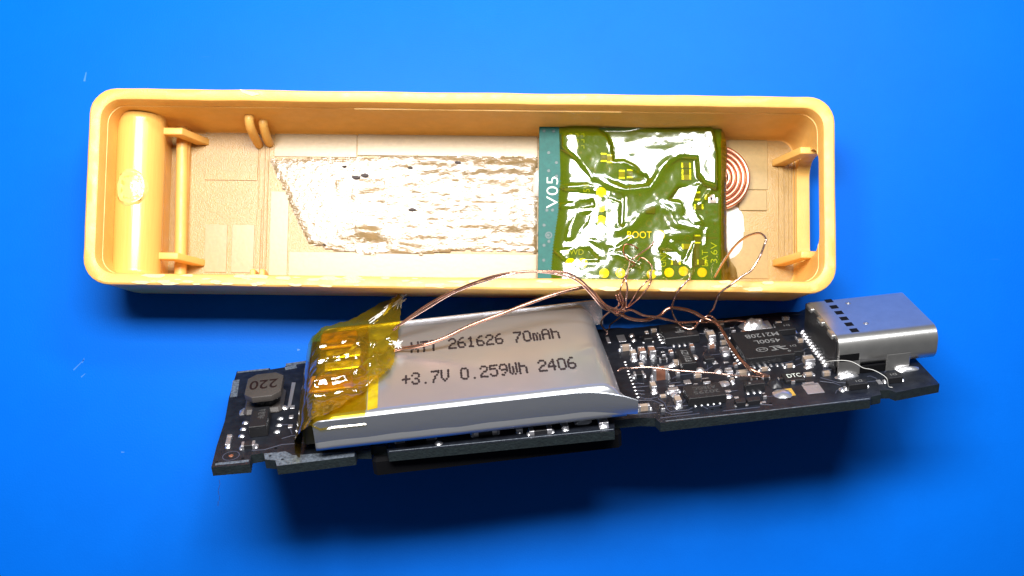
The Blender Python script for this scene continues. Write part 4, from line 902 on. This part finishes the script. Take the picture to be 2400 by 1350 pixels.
def flap(side):
    # folded heat-seal strip standing along the long side, flaring out at the right end
    V = []; F = []; n = 60
    y = 0.0 if side < 0 else BW_+.02
    for i in range(n+1):
        l = .05+(BL_+.8)*i/n; t = max(0, (l-(BL_-4.5))/5.6); fl_ = -.35*t*t if side < 0 else .12*t
        top = BH_-.02-(1.25*t**2.2 if side < 0 else .0)-(.25 if l < .3 else 0); bot = .12
        if side > 0: bot = .4
        wv = .04*noise.noise(Vector((l*.4, side, 0)))
        yi = y+fl_+wv; d = .14
        sg = 1 if side < 0 else -1; yy = yi if side < 0 else yi+d; m1 = bot+(top-bot)*.33; m2 = bot+(top-bot)*.68
        V += [(l, yy+sg*.34, bot), (l, yy+sg*.12, m1), (l, yy+sg*.02, m2), (l, yy, top), (l, yy+sg*d*.5, top+.05), (l, yy+sg*d, top), (l, yy+sg*(d+.5), bot)]
    K = 7
    for i in range(n):
        for k in range(K-1): a = i*K+k; F.append((a, a+K, a+K+1, a+1))
        F.append((i*K+K-1, i*K+2*K-1, i*K+K, i*K))
    F += [tuple(range(K)), tuple(n*K+k for k in range(K-1, -1, -1))]
    return V, F
for sd in (-1, 1):
    fo = mesh('sealed_edge', *flap(sd), M['foiledge'], bat, smooth=True)
    try: fo.data.set_sharp_from_angle(angle=radians(38))
    except Exception: pass
# web joining body and front flared corner
V = []; F = []
for i in range(13):
    l = BL_-4.5+5.6*i/12; t = (l-(BL_-4.5))/5.6
    top = BH_-.12-1.25*t**2.2; yi = -.35*t*t+.1; lb = min(l, BL_-.05)
    V += [(l, yi, top), (min(l, BL_+.6), yi+.6+.3*t, max(.5, top-.12-.3*t)), (lb, yi+1.0+.7*t, max(.3, BH_-.30-1.9*t**3))]
for i in range(12):
    for k in range(2): a = i*3+k; F.append((a, a+3, a+4, a+1))
mesh('corner_fold', V, F, M['foil'], bat, smooth=True)
# dot matrix print, straight on the foil
FONT = {'0': '0111010001100011000110001100010111 0', '-': '', }
GL = {'0': ['01110','10001','10001','10001','10001','10001','01110'], '1': ['00100','01100','00100','00100','00100','00100','01110'], '2': ['01110','10001','00001','00110','01000','10000','11111'],
 '3': ['01110','10001','00001','00110','00001','10001','01110'], '4': ['00010','00110','01010','10010','11111','00010','00010'], '5': ['11111','10000','11110','00001','00001','10001','01110'],
 '6': ['00110','01000','10000','11110','10001','10001','01110'], '7': ['11111','00001','00010','00100','00100','01000','01000'], '9': ['01110','10001','10001','01111','00001','00010','01100'],
 'm': ['00000','00000','11010','10101','10101','10101','10101'], 'A': ['01110','10001','10001','11111','10001','10001','10001'], 'h': ['10000','10000','11110','10001','10001','10001','10001'],
 'V': ['10001','10001','10001','10001','10001','01010','00100'], 'W': ['10001','10001','10101','10101','10101','10101','01010'], '.': ['00000','00000','00000','00000','00000','00000','00100'],
 '+': ['00000','00100','00100','11111','00100','00100','00000'], '-': ['00000','00000','00000','11111','00000','00000','00000'], 'X': ['10001','10001','01010','00100','01010','10001','10001'],
 'T': ['11111','00100','00100','00100','00100','00100','00100'], ' ': ['00000']*7}
def dots(s, p0, p1, hh, z):
    # p0,p1: baseline ends; hh: letter height
    n = len(s); d = Vector((p1[0]-p0[0], p1[1]-p0[1])); cell = d/(n-.15); up = Vector((-d.y, d.x)).normalized()*hh
    for k, c in enumerate(s):
        if c == ' ': continue
        parts = []
        for r in range(7):
            for q in range(5):
                if GL[c][r][q] == '1':
                    p = Vector(p0)+cell*(k+.10+.17*q)+up*((6-r)/6.3)+Vector((random.uniform(-.02, .02), random.uniform(-.04, .04)))
                    rx = cell.length*.135; parts.append(disc(p.x, p.y, z, hh*.11, .006, 7, rx=rx))
        mesh('printed_character', *join(parts), M['ink'], bat)
dots('-XTT 261626 70mAh', *LINE1, BH_+.01)
dots('+3.7V 0.259Wh 2406', *LINE2, BH_+.01)
# left end: nickel tabs, yellow tape underlay, brown patches, crumpled amber flap
box('protection_strip', -1.05, 1.6, -.2, .3, BW_-.2, 1.75, M['ic'], bat, .2)
V = []; F = []
prof = [(-1.35, -.55), (-1.6, .2), (-1.45, 1.3), (-.9, 2.0), (-.1, 2.45), (.6, BH_-.02), (1.6, BH_+.03), (4.1, BH_+.03)]
ny = 40
for j in range(ny+1):
    w = -.1+(BW_+.4)*j/ny
    for i, (l, z) in enumerate(prof): V.append((l+.1*noise.noise(Vector((w*.5, i, 2))), w, z+(.07*noise.noise(Vector((w*.7, l, 5))) if i > 1 else 0)-(1.0 if i > 4 and (w < .6) else 0)*(.6-w)))
for j in range(ny):
    for i in range(len(prof)-1): a = j*len(prof)+i; F.append((a, a+1, a+len(prof)+1, a+len(prof)))
mesh('tape_underlay', V, F, M['amber'], bat, smooth=True)
mesh('tape_underlay', *[*zip()] and None or (lambda: join([([(l, w, BH_+.05+.04*noise.noise(Vector((l, w, 3)))) for w in (.9, 4, 8, 12, BW_-1) for l in (.9, 2.2, 4.2)], [(a*3+b, a*3+b+1, a*3+b+4, a*3+b+3) for a in range(4) for b in range(2)])]))(), M['amber'], bat, smooth=True)
P = BATT['darkbar']; mesh('tape_band', *prism([(4.25, .9), (5.05, 1.1), (5.1, 6.5), (4.3, 6.5)], BH_+.02, BH_+.035), M['yellowtape'], bat)  # narrow yellow band on the foil beside the tape underlay
for (l, w, sx, sy) in ((1.3, 5.9, 1.75, 1.35), (1.6, 13.7, 1.6, 1.5)):
    bevelled('brown_patch', cbox(l-sx, w-sy, BH_+.06, l+sx, w+sy, BH_+.3, .2), M['browntab'], bat, .08, 2)
for w in (8.8, 11.0): bevelled('nickel_tab', cbox(.6, w-.7, BH_+.05, 3.6, w+.7, BH_+.22, .1), M['terminal'], bat, .04, 1)
def crumple():
    V = []; F = []; idx = {}; P = FLAP; st = .1
    for i in range(100):
        for j in range(240):
            l, w = -1.2+i*st, -1.0+j*st
            if not inpoly(l, w, P): continue
            t = max(0, (w-13)/8); z = BH_+.42+.28*noise.noise(Vector((l*.55+3, w*.4, 2)))+.10*noise.noise(Vector((l*1.5, w*1.2, 6)))
            lw = l+.35*noise.noise(Vector((l*.8, w*.8, 21))); ww = w+.35*noise.noise(Vector((l*.8, w*.8, 31)))
            for Q, h_, wd in CREASES: z += h_*math.exp(-(pdist(lw, ww, Q, False)/wd)**2)+(h_*.2*math.exp(-(pdist(lw, ww, Q, False)/.12)**2) if wd > .22 else 0)
            e = max(0, min(1, (l+.9)/1.0)); z = z*e+(1-e)*2.1
            z += .8*t
            idx[i, j] = len(V); V.append((l, w, z))
    for (i, j), a in idx.items():
        if (i+1, j) in idx and (i, j+1) in idx and (i+1, j+1) in idx: F.append((a, idx[i+1, j], idx[i+1, j+1], idx[i, j+1]))
    return V, F
CREASES = [([(-.5, 5.0), (2.6, 5.4), (5.6, 8.6), (6.4, 10)], .5, .35), ([(.2, 9.0), (3.0, 9.8), (6.0, 12.0), (6.9, 14)], .4, .3), ([(-.5, 3.2), (3.5, 3.2), (5.9, 6.0)], .35, .28), ([(3.4, 9), (3.9, 12), (5.2, 15.5), (7.0, 19)], .45, .35), ([(-.3, 12), (2.5, 12.2), (4.4, 11)], .3, .25), ([(4.6, 4.5), (5.0, 8), (4.7, 12)], .25, .2)]
mesh('amber_tape', *crumple(), M['amber2'], bat, smooth=True)
# frayed white ends of torn fibre
parts = []
for i in range(60):
    a = random.uniform(.1, 1.5); p = Vector((7.0+random.uniform(-.4, .3), 18.6+random.uniform(-.8, 1.0), BH_+1.1)); d = Vector((cos(a)*.5, sin(a)*.8, random.uniform(.0, .4)))*random.uniform(.4, 1.1)
    parts.append(tube([p-d*.9, p, p+d*.6, p+d*1.1+Vector((random.uniform(-.3, .3), random.uniform(-.3, .3), 0))], .024, 4, 3))
for i in range(22):
    p = Vector((6.55+random.uniform(-.3, .4), 10.4+random.uniform(-.6, .6), BH_+.7)); d = Vector((random.uniform(-.4, .4), random.uniform(-.4, .4), .2))
    parts.append(tube([p-d*.6, p, p+d*.6, p+d*.8], .04, 4, 2))
for i in range(40):
    t = i/40; p = Vector((4.6+2.2*t+random.uniform(-.35, .35), 15.2+3.0*t+random.uniform(-.4, .4), BH_+.9+.4*t)); d = Vector((.35, .5, .02))
    parts.append(tube([p-d*.5, p, p+d*.5, p+d*.7], .035, 4, 2))
o = mesh('frayed_fibre', *join(parts), M['fibre'], bat); o['kind'] = 'stuff'

# ---------------------------------------------------------------- enamelled wires
def wire(key, r, m, label, wob=.2, jit=.07):
    P = [Vector(p)+Vector((random.uniform(-jit, jit), random.uniform(-jit, jit), random.uniform(-jit, jit))) for p in WIRES[key]]
    c = P[0].copy(); o = mesh('copper_wire', *tube([p-c for p in P], r, 8, 7, wob), M[m], smooth=True); o.location = c
    tag(o, label, 'wire', 'fine copper wires'); return o
wire('w1', .11, 'copper', 'long copper wire arching highest from the battery tape to the big solder blob')
wire('w3', .085, 'copperlight', 'copper wire running beside the highest arch, then turning up into the case')
wire('w2', .155, 'copper', 'thickest copper wire, crossing the battery print and ending near the DTC mark')
wire('w4', .07, 'copper', 'thin copper wire with a small loop over the lower middle of the green board')
wire('w5', .07, 'copper', 'thin dark copper wire crossing the case rim, hooked at its top end')
wire('w6', .065, 'copper', 'thin copper wire ending at the gold pads along the case front wall')
wire('w7', .08, 'copper', 'short copper wire dropping from the knot to the black board beside the battery')
wire('w8', .09, 'copperlight', 'short bright copper wire curving round the right end of the battery')
wire('w9', .10, 'copperlight', 'copper wire bending in an S over the case rim and past the chip marked M2120B')
wire('w10', .10, 'copperlight', 'copper wire making the tall loop right of the green board')
wire('w11', .075, 'copperlight', 'thin straight bright wire from the battery end across the small parts')
P = [Vector(p) for p in WIRES['fib']]; c = P[0].copy(); o = mesh('stray_fibre', *tube([p-c for p in P], .022, 5, 6), M['fibre'], smooth=True); o.location = c
tag(o, 'hair-thin pale fibre curling over the side of the metal plug', 'fibre')
